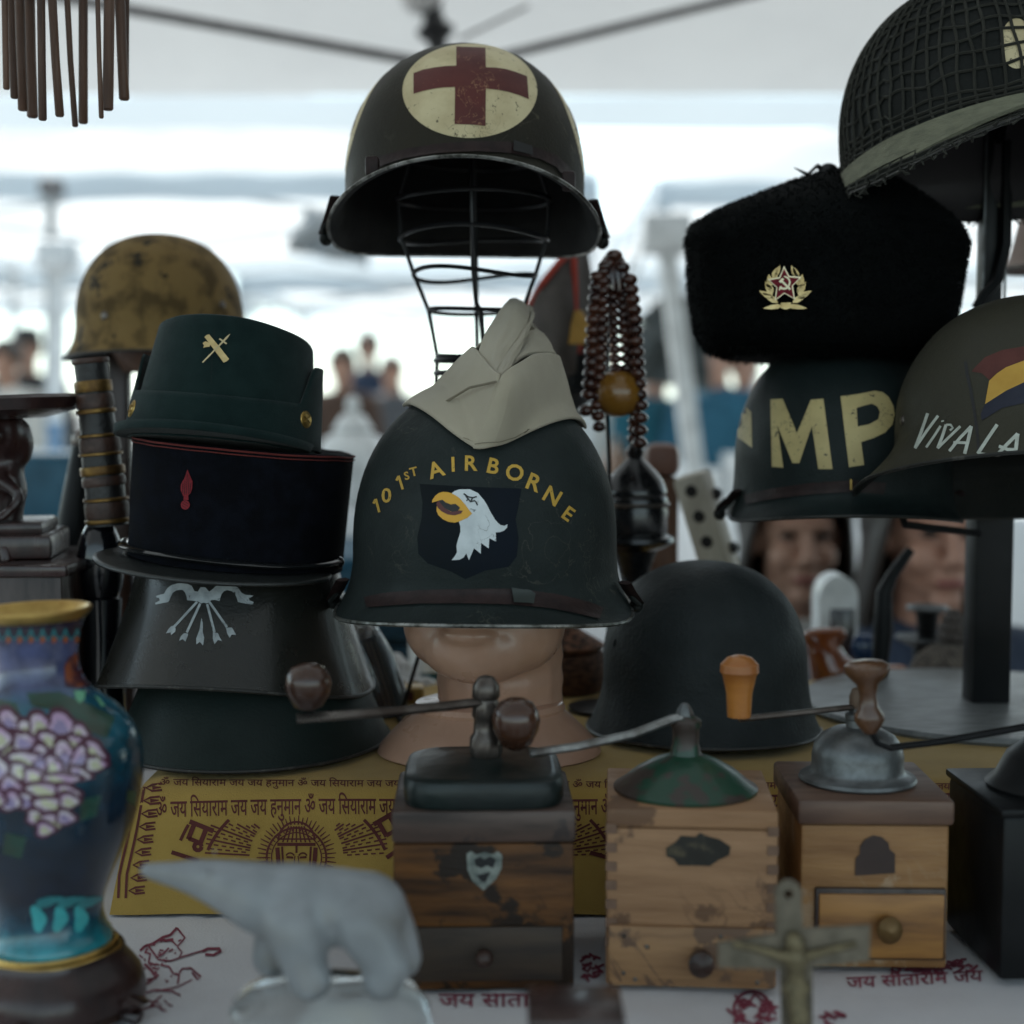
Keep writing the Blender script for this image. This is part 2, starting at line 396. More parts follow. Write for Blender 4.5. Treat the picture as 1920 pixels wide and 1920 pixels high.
# ------------------------------------------------------------------ people
SK = mat('skin_tan', (.42, .24, .17), .5, col2=(.36, .19, .13), ns=25, sss=.15)
SK2 = mat('skin_warm', (.46, .25, .18), .5, col2=(.38, .19, .13), ns=25, sss=.15)
LIP = mat('lips', (.30, .09, .08), .4)
EYE = mat('eye_dark', (.02, .014, .012), .2)
HAIR = mat('hair_dark', (.018, .012, .010), .5, col2=(.03, .02, .014), stretch=(1, 1, .15), ns=120, bump=.6, bs=150)
HAIRB = mat('hair_brown', (.05, .028, .016), .5, stretch=(1, 1, .15), ns=120, bump=.6, bs=150)
def cloth(name, c): return mat(name, c, .85, bump=.3, bs=60, sheen=.1)
def person(label, loc, yaw=0, skin=None, top=None, legs=None, hair=None, seated=False, near=False, hat=None, longhair=False, arm=0, sc=1, group=None):
    skin = skin or SK; root = thing('person', label, 'person', loc, rot(yaw)@Matrix.Scale(sc, 3), group=group)
    D = -.66 if seated else 0
    V = lambda x, y, z: (x, y, z+D)
    vx = .0045 if near else .014
    ch = [[V(0, .012, 1.36), V(0, .012, 1.44), V(0, .0, 1.52)]]; ch = [[(p, q) for p, q in zip(ch[0], (.075, .056, .058))]]
    ch.append([(V(0, .02, 1.34), .10), (V(0, .02, 1.2), .12), (V(0, .01, 1.0), .12), (V(0, .01, .95), .13)])
    for s in (-1, 1):
        ch.append([(V(s*.05, .02, 1.38), .06), (V(s*.17, .02, 1.37), .058)])
        el = V(s*.25, -.02-.06*arm, 1.10); ha = V(s*(.25-.08*arm), -.08-.22*arm, .88+.2*arm)
        ch.append([(V(s*.17, .02, 1.37), .052), (el, .04), (ha, .028)])
        d = (Vector(ha)-Vector(el)).normalized(); P = Vector(ha)+d*.05
        ch.append([(ha, .028), (tuple(P), .034)])
        for f in range(4):
            o = Vector((0, (f-1.5)*.018, 0)); L = (.06, .072, .068, .05)[f]
            ch.append([(tuple(P+o), .011), (tuple(P+o+d*L*.6+Vector((-s*.008, 0, 0))), .010), (tuple(P+o+d*L+Vector((-s*.022, 0, 0))), .008)])
        ch.append([(tuple(P), .013), (tuple(P+d*.03+Vector((-s*.02, -.035, 0))), .010)])
        if seated:
            ch.append([(V(s*.09, .0, .93), .09), (V(s*.12, -.40, .98), .07)]); ch.append([(V(s*.12, -.40, .98), .06), (V(s*.12, -.42, .72), .045)])
        else:
            ch.append([(V(s*.09, .01, .93), .095), (V(s*.10, -.01, .5), .062), (V(s*.10, .02, .09), .042)]); ch.append([(V(s*.10, .03, .05), .045), (V(s*.11, -.12, .035), .036)])
    H = lambda x, y, z: (x, y, 1.60+z+D)
    balls = [(H(0, .012, .022), (.074, .094, .098)), (H(0, -.012, -.055), (.060, .074, .062)), (H(0, -.068, -.105), (.026, .022, .020)),
             (H(-.033, -.058, -.035), (.030, .026, .030)), (H(.033, -.058, -.035), (.030, .026, .030)),
             (H(0, -.076, .022), (.052, .018, .013)), (H(0, -.080, -.068), (.026, .014, .006)), (H(0, -.079, -.080), (.022, .014, .007))]
    for s in (-1, 1): balls += [(H(s*.076, .012, -.01), (.010, .022, .032)), (H(s*.012, -.094, -.042), (.010, .010, .008))]
    ch.append([(H(0, -.082, .012), .011), (H(0, -.103, -.036), .014)])
    bo = blob(ch, vx, 3 if near else 2, balls).build('body', skin, root)
    for s in (-1, 1):
        mb = MB(); mb.ball(H(s*.031, -.074, .004), (.014, .010, .007)); mb.build('eye', EYE, bo)
    if near:
        mb = MB(); mb.ball(H(0, -.0835, -.0735), (.024, .012, .0085)); mb.build('lips', LIP, bo)
    # hair: a cap over the skull, longer at the back and sides if long
    mb = MB(); rows = []
    for i in range(15):
        ph = i/14*PI*(.62 if not longhair else .60); row = []
        for k in range(36):
            th = 2*PI*k/36; f = cos(th)                        # f=1 at the face
            lim = ph*(1-.42*max(0, f)) if not longhair else ph*(1-.40*max(0, f)**.7)
            rr = 1.10+.05*noise.noise(Vector((cos(th)*3, sin(th)*3, i*.4)))+(.14 if longhair else 0)*sin(ph)
            row.append(H(sin(th)*sin(lim)*.076*rr, .012-f*sin(lim)*.098*rr, .028+cos(lim)*.100*rr))
        rows.append(row)
    if longhair:
        for j in range(1, 9):
            row = []
            for k in range(36):
                th = 2*PI*k/36; f = cos(th); x, y, z = rows[14][k]
                t = j/8*max(0, min(1, (.55-f)/.5)); row.append((x*(1+.25*t*sin(PI*j/9)), y+.01*t, z-.22*t))
            rows.append(row)
    mb.rows(rows); hr = mb.build('hair', hair or HAIR, root)
    md = hr.modifiers.new('s', 'SOLIDIFY'); md.thickness = .012; md.offset = 1
    # clothes
    c = [[(V(0, .02, 1.40), .085), (V(0, .02, 1.2), .145), (V(0, .015, 1.0), .145), (V(0, .01, .90), .15)]]
    for s in (-1, 1):
        c.append([(V(s*.08, .02, 1.34), .11), (V(s*.08, .02, 1.1), .115), (V(s*.08, .01, .9), .12)])
        c.append([(V(s*.05, .02, 1.385), .075), (V(s*.18, .02, 1.365), .075)])
        el = V(s*.25, -.02-.06*arm, 1.10); ha = V(s*(.25-.07*arm), -.07-.18*arm, .92+.16*arm)
        c.append([(V(s*.18, .02, 1.365), .072), (el, .058), (ha, .046)])
    blob(c, .012 if near else .02, 3).build('jacket', top, root)
    c = []
    for s in (-1, 1):
        if seated: c += [[(V(s*.09, .0, .93), .115), (V(s*.12, -.40, .98), .09)], [(V(s*.12, -.40, .98), .085), (V(s*.12, -.42, .74), .065)]]
        else: c += [[(V(s*.085, .01, .93), .12), (V(s*.10, -.01, .5), .085), (V(s*.10, .02, .10), .07)]]
    blob(c, .02, 2).build('trousers', legs, root)
    mb = MB()
    for s in (-1, 1): mb.ball((s*.11, -.04-(.42 if seated else 0), .045), (.05, .13, .05))
    mb.build('shoes', M['black'], root)
    if hat:
        mb = MB(); mb.lathe([(.0, .152), (.05, .148), (.08, .12), (.092, .06), (.092, .04)], 24, Matrix.Translation(H(0, .012, 0)), sx=1, sy=1.2)
        mb.ball(H(0, -.12, .045), (.07, .07, .008)); mb.build('cap', hat, root)
    return root
DK = cloth('cloth_black', (.014, .016, .018)); NV = cloth('cloth_navy', (.02, .035, .07)); TL = cloth('cloth_teal', (.008, .10, .14)); BL = cloth('cloth_blue', (.015, .10, .16))
JN = cloth('cloth_jeans', (.05, .08, .14)); GY = cloth('cloth_grey', (.07, .075, .085)); RD = cloth('cloth_rose', (.35, .12, .11)); WH = cloth('cloth_cream', (.6, .58, .54)); BR = cloth('cloth_brown', (.06, .03, .018))
def place(u, v, Y, **k):          # v is where the eyes are seen
    p = pt(u, v, Y); sc = k.pop('sc', None)
    if k.get('seated'): return person(loc=(p.x, p.y, p.z-(1.60-.66)), sc=1, **k)
    return person(loc=(p.x, p.y, 0), sc=p.z/1.604, **k)
place(1492, 1003, 2.75, label='seated dark-haired person in a white shirt, seen below the MP helmet', yaw=2, top=WH, legs=DK, seated=True, near=True, longhair=True)
place(1742, 998, 2.42, label='seated person with long dark hair and ruddy face beside the black post', yaw=8, skin=SK2, top=NV, legs=JN, seated=True, near=True, longhair=True)
G = 'shoppers in the blurred distance'
place(52, 655, 8.6, label='distant person in dark clothes and a dark cap at the left edge', yaw=20, top=DK, legs=DK, hat=DK, group=G)
place(1345, 668, 6.2, label='person in a bright blue jacket beside the fur hat', yaw=-30, top=BL, legs=JN, hair=HAIRB, arm=.6, group=G)
place(1228, 690, 6.4, label='person in teal clothes left of the white pole', yaw=30, top=TL, legs=DK, group=G)
place(1395, 690, 7.4, label='person in a pale rose jacket half hidden by the MP helmet', yaw=10, top=RD, legs=DK, group=G)
place(642, 690, 8.4, label='person in a brown jacket between the green cap and the wire stand', yaw=-10, top=BR, legs=JN, group=G)
place(735, 700, 9.6, label='person in a grey jacket just left of the wire stand', yaw=15, top=GY, legs=DK, group=G)
place(1130, 640, 7.0, label='person in a cream jacket behind the hanging beads', yaw=15, top=WH, legs=DK, group=G)
place(690, 655, 11, label='far person in navy clothes under the distant canopy', yaw=5, top=NV, legs=DK, group=G)
place(10, 680, 7.6, label='person in a cream jacket cut by the left edge of the picture', yaw=-15, top=WH, legs=JN, group=G)

# ------------------------------------------------------------------ far stalls with white cloths and their goods
M['linen'] = mat('white_linen', (.80, .81, .82), .8, col2=(.74, .75, .77), ns=5, bump=.2, bs=12)
M['porcelain'] = mat('porcelain', (.85, .86, .86), .15, col2=(.8, .82, .83), coat=.5)
def stall(label, x0, x1, y0, y1, h=.78):
    r = thing('stall_table', label, 'table', ((x0+x1)/2, (y0+y1)/2, 0), group='white-clothed stall tables behind'); mb = MB(); rows = []
    per = []
    for a, b in (((x0, y0), (x1, y0)), ((x1, y0), (x1, y1)), ((x1, y1), (x0, y1)), ((x0, y1), (x0, y0))):
        for k in range(16): per.append((a[0]+(b[0]-a[0])*k/16, a[1]+(b[1]-a[1])*k/16))
    cx, cy = (x0+x1)/2, (y0+y1)/2
    rows.append([(cx+(x-cx)*.02, cy+(y-cy)*.02, h) for x, y in per]); rows.append([(x, y, h) for x, y in per])
    for z in (h-.02, h*.6, h*.3, .03):
        k = (h-z)*.05; rows.append([(x+(.012+k)*(1 if x > cx else -1)+k*.8*sin(i*1.7), y+(.012+k)*(1 if y > cy else -1)+k*.8*cos(i*1.9), z) for i, (x, y) in enumerate(per)])
    mb.rows(rows); mb.build('tablecloth', M['linen'], r, world=True)
    for x in (x0+.05, x1-.05):
        for y in (y0+.05, y1-.05):
            mb = MB(); mb.box((x, y, h/2-.02), (.04, .04, h-.05)); mb.build('leg', M['pole'], r, world=True)
stall('white-clothed stall table behind the left caps', -2.3, -.15, 4.9, 5.7); stall('white-clothed stall table behind the hanging beads', .1, 1.3, 5.2, 5.9); stall('white-clothed stall table far left behind the statue', -2.4, -1.35, 3.3, 4.1)
stall('white-clothed stall table behind the fur hat', 1.4, 3.0, 5.0, 5.8)
pots = [mat('pot_'+n, c, .35) for n, c in (('white', (.82, .83, .83)), ('cream', (.7, .66, .58)), ('blue', (.08, .2, .36)), ('brown', (.16, .09, .05)), ('grey', (.3, .31, .32)))]
words = ['white', 'cream', 'blue', 'brown', 'grey']; kinds = ['round lidded jar', 'tall slim vase', 'wide bowl', 'straight-sided pot']
def pot(x, y, z, k, ci, s, lab):
    prof = {0: [(.0, 0), (.04, 0), (.065, .03), (.07, .07), (.05, .115), (.03, .125), (.036, .13), (.02, .155), (.008, .16), (.014, .17), (.01, .185), (0, .19)],
            1: [(0, 0), (.035, 0), (.03, .03), (.05, .1), (.045, .16), (.02, .2), (.022, .25), (.03, .27), (.026, .27), (.016, .21)],
            2: [(0, 0), (.04, 0), (.045, .012), (.08, .05), (.1, .085), (.096, .086), (.07, .05), (0, .02)],
            3: [(0, 0), (.06, 0), (.062, .14), (.066, .15), (.058, .15), (.054, .02), (0, .02)]}[k]
    r = thing('crockery', lab, 'crockery', (x, y, z), group='crockery on the far stalls'); mb = MB(); mb.lathe([(a*s, b*s) for a, b in prof], 24, cap=False); mb.build('pot_wall', pots[ci], r)
seen = {}
def lab_for(k, ci, where):
    seen[(k, ci, where)] = seen.get((k, ci, where), 0)+1
    return f'{words[ci]} {kinds[k]} on the white table {where}'
def goods(n, x0, x1, y0, y1, where, seed, big=1.0):
    q = random.Random(seed)
    for i in range(n):
        k, ci = q.choice([(0, 0), (1, 0), (2, 0), (3, 0), (0, 1), (1, 1), (3, 1), (1, 2), (0, 3), (3, 4)])
        pot(x0+(x1-x0)*(i+.5)/n+q.uniform(-.03, .03), q.uniform(y0, y1), .785, k, ci, q.uniform(.8, 1.35)*big, lab_for(k, ci, where))
goods(12, -2.2, -.25, 5.0, 5.6, 'behind the left caps', 3, 1.1); goods(7, .2, 1.2, 5.3, 5.8, 'behind the hanging beads', 5); goods(5, -2.3, -1.45, 3.4, 4.0, 'behind the statue', 8); goods(8, 1.5, 2.9, 5.1, 5.7, 'behind the fur hat', 9)
p = pt(662, 815, 3.3)
mb = MB()
stall('narrow white-clothed table close behind the green cap', -.72, -.18, 3.15, 3.6, .93)
pot(p.x, 3.3, .935, 0, 0, 1.25, 'big white lidded jar close behind the green cap')
pot(-.235, 3.35, .935, 3, 0, .9, 'white straight-sided pot close behind the green cap')
pot(-.60, 3.4, .935, 2, 0, 1.1, 'white wide bowl close behind the green cap')
M['crate'] = mat('crate_blue', (.006, .075, .13), .5)
def crate(label, x, y, z, s):
    r = thing('plastic_crate', label, 'crate', (x, y, z), group='blue crates behind the stall'); mb = MB(); t = .02*s
    for c, d in (((0, -.2*s, .13*s), (.5*s, t, .26*s)), ((0, .2*s, .13*s), (.5*s, t, .26*s)), ((-.25*s, 0, .13*s), (t, .4*s, .26*s)), ((.25*s, 0, .13*s), (t, .4*s, .26*s)), ((0, 0, t/2), (.48*s, .38*s, t))): mb.box(c, d, bev=.004)
    mb.build('crate_body', M['crate'], r)
    mb = MB(); mb.box((0, 0, .25*s), (.53*s, .43*s, .02*s), bev=.004); mb.build('lid', M['crate'], r)
crate('blue plastic crate seen between the navy cap and the airborne helmet', -.36, 2.85, .62, 1); crate('blue plastic crate behind the carved statue', -1.22, 3.9, .82, .8)
crate('blue plastic crate under the table behind the airborne helmet', -.55, 2.9, 0, 1.2)
# ------------------------------------------------------------------ materials of the wares
def T(v3): return Matrix.Translation(v3)
M['wood_dark'] = mat('wood_dark', (.045, .022, .016), .35, col2=(.02, .010, .008), ns=14, stretch=(6, 6, 1), bump=.2, bs=60)
M['wood_maroon'] = mat('wood_maroon', (.040, .018, .016), .32, col2=(.018, .009, .009), ns=12, stretch=(3, 3, 1), bump=.3, bs=40, coat=.2)
M['wood_box'] = mat('wood_walnut', (.15, .060, .016), .5, col2=(.022, .010, .005), ns=9, lo=.36, hi=.66, detail=9, stretch=(1, 4, 9), bump=.3, bs=60, spec=.25, chips=((.018, .010, .006), .56, 22))
M['wood_pale'] = mat('wood_beech', (.36, .20, .105), .5, col2=(.20, .10, .048), ns=7, lo=.35, hi=.8, detail=9, stretch=(1, 5, 12), bump=.35, bs=60, spec=.3, chips=((.15, .08, .045), .56, 16))
M['wood_honey'] = mat('wood_honey', (.36, .19, .075), .45, col2=(.17, .075, .028), ns=7, lo=.3, hi=.75, detail=8, stretch=(1, 5, 8), bump=.35, bs=60, spec=.3, chips=((.34, .22, .13), .55, 14))
M['wood_brown'] = mat('wood_brown', (.12, .05, .022), .5, col2=(.06, .025, .012), ns=10, stretch=(8, 8, 1), bump=.2, bs=60)
M['wood_knob'] = mat('wood_knob', (.06, .024, .012), .25, col2=(.028, .011, .007), ns=12, stretch=(1, 1, 5), coat=.35)
M['wood_orange'] = mat('wood_orange', (.42, .16, .03), .35, col2=(.30, .10, .02), ns=10, stretch=(1, 1, 4), coat=.2)
M['steel'] = mat('steel_worn', (.17, .18, .185), .42, metal=.7, col2=(.07, .068, .065), ns=34, lo=.40, hi=.68, bump=.25, bs=90)
M['steel_dark'] = mat('steel_dark', (.17, .15, .135), .35, metal=.8, col2=(.06, .045, .038), ns=30)
M['brass'] = mat('brass', (.62, .42, .13), .35, metal=.9, col2=(.35, .22, .07), ns=40, bump=.15, bs=120)
M['brass_pale'] = mat('brass_pale', (.66, .50, .24), .42, metal=.55, col2=(.48, .34, .14), ns=60, bump=.2, bs=300)
M['gold_lip'] = mat('gold_lip', (.66, .45, .14), .3, metal=.85, col2=(.40, .24, .07), ns=25, bump=.2, bs=60)
M['wire'] = mat('wire_black', (.016, .016, .018), .35, metal=.3)
M['black_gloss'] = mat('black_gloss', (.006, .006, .008), .08, coat=.6)
M['black_metal'] = mat('black_metal', (.006, .0065, .007), .42, col2=(.009, .009, .010), ns=20, spec=.2, bump=.1, bs=80)
M['leather'] = mat('leather_strap', (.030, .017, .016), .5, col2=(.018, .011, .011), ns=60, bump=.3, bs=160, spec=.22)
M['web'] = mat('webbing', (.19, .19, .13), .85, col2=(.14, .14, .10), ns=60, bump=.6, bs=350, stretch=(1, 1, 3))
M['iron_green'] = mat('iron_green', (.005, .012, .011), .42, col2=(.004, .008, .008), ns=25, bump=.4, bs=70, coat=.12, spec=.35)
def steelpaint(n, c, **k):
    d = dict(rough=.6, col2=tuple(x*.75 for x in c), ns=18, bump=.3, bs=420, bdet=2, rvar=.12, spec=.16); d.update(k); return mat(n, c, **d)
M['h_medic'] = steelpaint('paint_medic', (0.0290, 0.0247, 0.0168), col2=(.024, .022, .017), chips=((.07, .06, .042), .70, 60), ns=9)
M['h_air'] = steelpaint('paint_airborne', (.0200, .0262, .0255), chips=((.045, .047, .04), .74, 90))
M['h_net'] = steelpaint('paint_net', (.0150, .0170, .0160))
M['h_mp'] = steelpaint('paint_mp', (.0155, .0225, .0225), rough=.5)
M['h_viva'] = steelpaint('paint_viva', (0.0474, 0.0436, 0.0312), col2=(.05, .046, .035), ns=25, chips=((.03, .026, .02), .66, 50))
M['h_tan'] = steelpaint('paint_tan', (0.1872, 0.1188, 0.0432), col2=(.085, .055, .022), ns=34, lo=.46, hi=.60, chips=((.028, .022, .014), .585, 26), rough=.75)
M['h_plain'] = steelpaint('paint_plain', (.0210, .0250, .0258), bump=.5, bs=260, rough=.62)
M['h_olive'] = steelpaint('paint_olive', (0.0154, 0.0154, 0.0127), rough=.28, spec=.5, coat=.18, bump=.12, chips=((.015, .013, .011), .72, 45))
M['h_green'] = steelpaint('paint_green', (.0125, .0205, .0185), rough=.42, bump=.15)
M['rim'] = mat('rim_worn', (.30, .30, .28), .35, metal=.7, col2=(.06, .06, .05), ns=60, lo=.42, hi=.6)
M['rim_dark'] = mat('rim_dark', (.03, .03, .028), .45, metal=.4, col2=(.09, .085, .075), ns=70, lo=.56, hi=.68)
M['p_gold'] = mat('p_gold', (.60, .36, .05), .6, chips=((.06, .05, .03), .655, 260))
M['p_cream'] = mat('p_cream', (.66, .56, .34), .6, col2=(.52, .42, .24), ns=25, chips=((.10, .075, .045), .64, 150))
M['p_stripe'] = mat('p_stripe', (.56, .45, .20), .55, col2=(.46, .36, .16), ns=25, chips=((.035, .035, .03), .625, 170))
M['p_red'] = mat('p_red', (.105, .016, .012), .55, col2=(.075, .012, .010), ns=22, chips=((.33, .17, .09), .665, 210))
M['p_white'] = mat('p_white', (.66, .70, .72), .65, col2=(.54, .58, .60), ns=60, chips=((.16, .17, .17), .65, 150))
M['p_chalk'] = mat('p_chalk', (.55, .58, .52), .8, col2=(.40, .42, .37), ns=90)
M['p_silver'] = mat('p_silver', (.42, .45, .46), .55, col2=(.26, .28, .29), ns=80, chips=((.04, .04, .035), .64, 190))
M['p_shield'] = mat('p_shield', (.0045, .0075, .0095), .6, col2=(.0055, .0095, .017), ns=9, spec=.12)
M['p_black'] = mat('p_black', (.008, .008, .010), .6)
M['p_beak'] = mat('p_beak', (.70, .36, .03), .6)
M['p_maroon'] = mat('p_maroon', (.10, .022, .020), .6)
M['p_flagred'] = mat('p_flagred', (.10, .022, .016), .7, col2=(.07, .016, .012), ns=30)
M['p_flagyel'] = mat('p_flagyel', (.56, .32, .05), .7, col2=(.48, .26, .04), ns=30, chips=((.07, .06, .04), .70, 60))
M['p_flagvio'] = mat('p_flagvio', (.018, .020, .040), .7)

# ------------------------------------------------------------------ helmets
def shell_pts(a, b, H, n, zs, rimz, flare, fp, nz=22, ns_=14, nt=112, lump=0):
    rows = []
    for i in range(nz):
        ph = max(.012, i/(nz-1))*PI/2; r = sin(ph)**(2/n); z = H*cos(ph)**(2/n)
        rows.append([(r*a*sin(2*PI*k/nt), -r*b*cos(2*PI*k/nt), zs+z) for k in range(nt)])
    for j in range(1, ns_+1):
        u = j/ns_; row = []
        for k in range(nt):
            th = 2*PI*k/nt; f = flare(th)*u**fp(th); z = zs+(rimz(th)-zs)*u
            x, y = a*sin(th), -b*cos(th); d = Vector((b*sin(th), -a*cos(th))).normalized()
            row.append((x+d.x*f, y+d.y*f, z))
        rows.append(row)
    if lump:
        rows = [[(x+lump*noise.noise(Vector((x, y, z))*26), y+lump*noise.noise(Vector((x+9, y, z))*26), z) for x, y, z in r] for r in rows]
    return rows
def sm(t, lo, hi): t = max(0, min(1, (t-lo)/(hi-lo))); return t*t*(3-2*t)
def m1(k=1.0):
    c = lambda th: cos(th)
    fl = lambda th: k*(.013+.022*max(0, c(th))**1.5+.011*max(0, -c(th))**2)
    return dict(a=.1085*k, b=.127*k, H=.1325*k, n=2.2, zs=.052*k, rimz=lambda th: k*.0255*c(th)**2, flare=fl, fp=lambda th: 2.4+1.2*max(0, c(th)))
def m35(k=1.0, deep=1.0):
    def rz(th): return k*(.050*sm(cos(th), -.05, .75)*deep)
    def fl(th): return k*(.020+.020*sm(-cos(th), -.2, .9)+.012*max(0, cos(th))**3)
    return dict(a=.102*k, b=.122*k, H=.112*k, n=2.25, zs=.085*k, rimz=rz, flare=fl, fp=lambda th: 2.2)
def cone(k=1.0):
    return dict(a=.088*k, b=.108*k, H=.095*k, n=2.3, zs=.112*k, rimz=lambda th: k*.022*max(0, cos(th))**2, flare=lambda th: k*.034, fp=lambda th: 1.25)
def helmet(name, label, loc, Mx, par, m, group=None, thick=.0016, inner=None, rim=True, lump=0, cat='helmet'):
    r = thing(name, label, cat, loc, Mx, group); rows = shell_pts(**par, lump=lump)
    mb = MB(); vs = mb.rows(rows); mb.bm.faces.new(list(vs[0]))
    sh = mb.build('shell', m, r, angle=60)
    rows2 = [[(x*(1-thick/.1), y*(1-thick/.1), z-thick*(.9 if i < 24 else .0)) for x, y, z in row] for i, row in enumerate(rows)]
    mb = MB(); vs = mb.rows(rows2); mb.bm.faces.new(list(vs[0])); mb.build('lining', inner or M['h_net'], r, angle=60)
    if rim:
        mb = MB(); mb.tube(rows[-1], .0017, 6, closed=True); mb.build('rim', M['rim'] if m in (M['h_air'], M['h_medic']) else M['rim_dark'], r)
    return r, sh, rows
def rivet(r, tree, u, v, rad=.004, m=None, name='rivet', flat_=.4):
    o = CAM; d = (pt(u, v, 1)-CAM).normalized(); h = tree.ray_cast(o, d)
    if h[0] is None: return None
    n = h[1] if h[1].dot(d) < 0 else -h[1]
    q = n.to_track_quat('Z', 'Y').to_matrix().to_4x4(); q.translation = h[0]
    mb = MB(); mb.ball((0, 0, 0), (rad, rad, rad*flat_), q, 14, 8); return mb.build(name, m or M['steel_dark'], r, world=True)

# --- riser with printed yellow cloth, table, white printed cloth
M['yellow'] = mat('cloth_yellow', (.42, .265, .055), .85, col2=(.32, .195, .04), ns=6, bump=.35, bs=700, sheen=.1)
M['print'] = mat('print_maroon', (.115, .022, .018), .85, bump=.2, bs=700)
M['linen2'] = mat('cloth_white', (.68, .66, .67), .85, col2=(.58, .56, .58), ns=5, bump=.35, bs=500)
M['print_red'] = mat('print_red', (.25, .045, .075), .85, col2=(.16, .03, .05), ns=60)
tb = thing('display_table', 'long trestle table carrying all the helmets and grinders', 'table', (0, 1.2, 0))
mb = MB(); mb.box((0, 1.32, .715), (2.8, 1.5, .04), bev=.004); mb.build('tabletop', M['wood_brown'], tb, world=True)
for x in (-1.3, 1.3):
    for y in (.64, 1.98):
        mb = MB(); mb.box((x, y, .347), (.045, .045, .69)); mb.build('leg', M['pole'], tb, world=True)
tc_ = thing('tablecloth', 'white tablecloth with dark red printed figures and writing under the grinders', 'tablecloth', (0, 1.2, .737)); rows = []
def clothz(x, y):
    z = .7475+.0022*noise.noise(Vector((x*7, y*11, 0)))+.0009*noise.noise(Vector((x*22, y*30, 3)))
    for k, (x0, y0, dx, dy) in enumerate(((-.2, .8, .95, .25), (.1, .7, .9, .4), (-.35, .95, 1, .12), (.33, .8, .8, -.5))):
        s = (x-x0)*-dy+(y-y0)*dx; z += .0032*math.exp(-(s/.006)**2)*(.5+.5*sin((x+y)*5+k))
    return z
for i in range(91):
    y = .545+i*(1.535/90); rows.append([(x, y, clothz(x, y)) for x in [-1.42+j*2.84/150 for j in range(151)]])
front = [[(x, .545-.004-.012*(1-cos(t*9))*abs(sin(x*13)), .7475-t*.6) for x in [-1.42+j*2.84/150 for j in range(151)]] for t in (1, .66, .33, .08)]
mb = MB(); mb.rows(front+rows, closed=False); cl = mb.build('cloth_sheet', M['linen2'], tc_, world=True, normals=False)
TT = surf(cl)

rs = thing('cloth_covered_riser', 'low riser wrapped in yellow cloth printed with maroon sunburst and writing', 'riser', (.15, 1.38, .752)); mb = MB()
RX0, RX1 = -.302, .66; prof = [(1.66, .752), (1.655, .838), (1.64, .8455)]+[(1.6-.04*k, .846) for k in range(10)]+[(1.208, .8462), (1.192, .845), (1.178, .841), (1.170, .834), (1.166, .825), (1.163, .81), (1.160, .795), (1.156, .78), (1.151, .765), (1.147, .7515)]
rows = []
for y, z in prof:
    row = []; fz = (z-.752)/.094
    for j in range(121):
        t = j/120; x = RX0-.014*(1-fz)+(RX1-RX0+.02*(1-fz))*t; e = max(0, 1-min(t, 1-t)*60)
        row.append((x, y+.0016*noise.noise(Vector((x*14, y*9, z*9)))+.0034*fz*(1-fz)*4*noise.noise(Vector((x*22, z*30, 4))), z-.006*e*(fz > .9)+.0015*noise.noise(Vector((x*18, y*15, 7)))))
    rows.append(row)
mb.rows(rows, closed=False)
for k in (0, -1): mb.bm.faces.new([mb.bm.verts.new(r[k]) for r in rows])
ys = mb.build('printed_cloth', M['yellow'], rs, world=True, normals=False)
TR = surf(ys)
TXT = ['\u0950 \u091c\u092f \u093f\u0938\u092f\u093e\u0930\u093e\u092e \u091c\u092f \u091c\u092f \u0939\u0928\u0941\u092e\u093e\u0928 ']
line = TXT[0]*6
b, wd = glyphs(line, 31, 293, 1517, r=.6, wide=.52, bold=.012, align='LEFT')
for v in b.verts: v.co.y += 6*sin((v.co.x-293)*.006)*(-.5)
lay('printed_writing', b, TR, M['print'], ys, off=.00045, cell=9)
b, wd = glyphs(line, 13, 300, 1467, r=-.3, wide=1.15, bold=.010, align='LEFT')
lay('printed_writing', b, TR, M['print'], ys, off=.00045, cell=9)
P = []
def arc(cx, cy, r, a0, a1, n=24): return [(cx+r*cos(R(a0+(a1-a0)*i/n)), cy+r*sin(R(a0+(a1-a0)*i/n))) for i in range(n+1)]
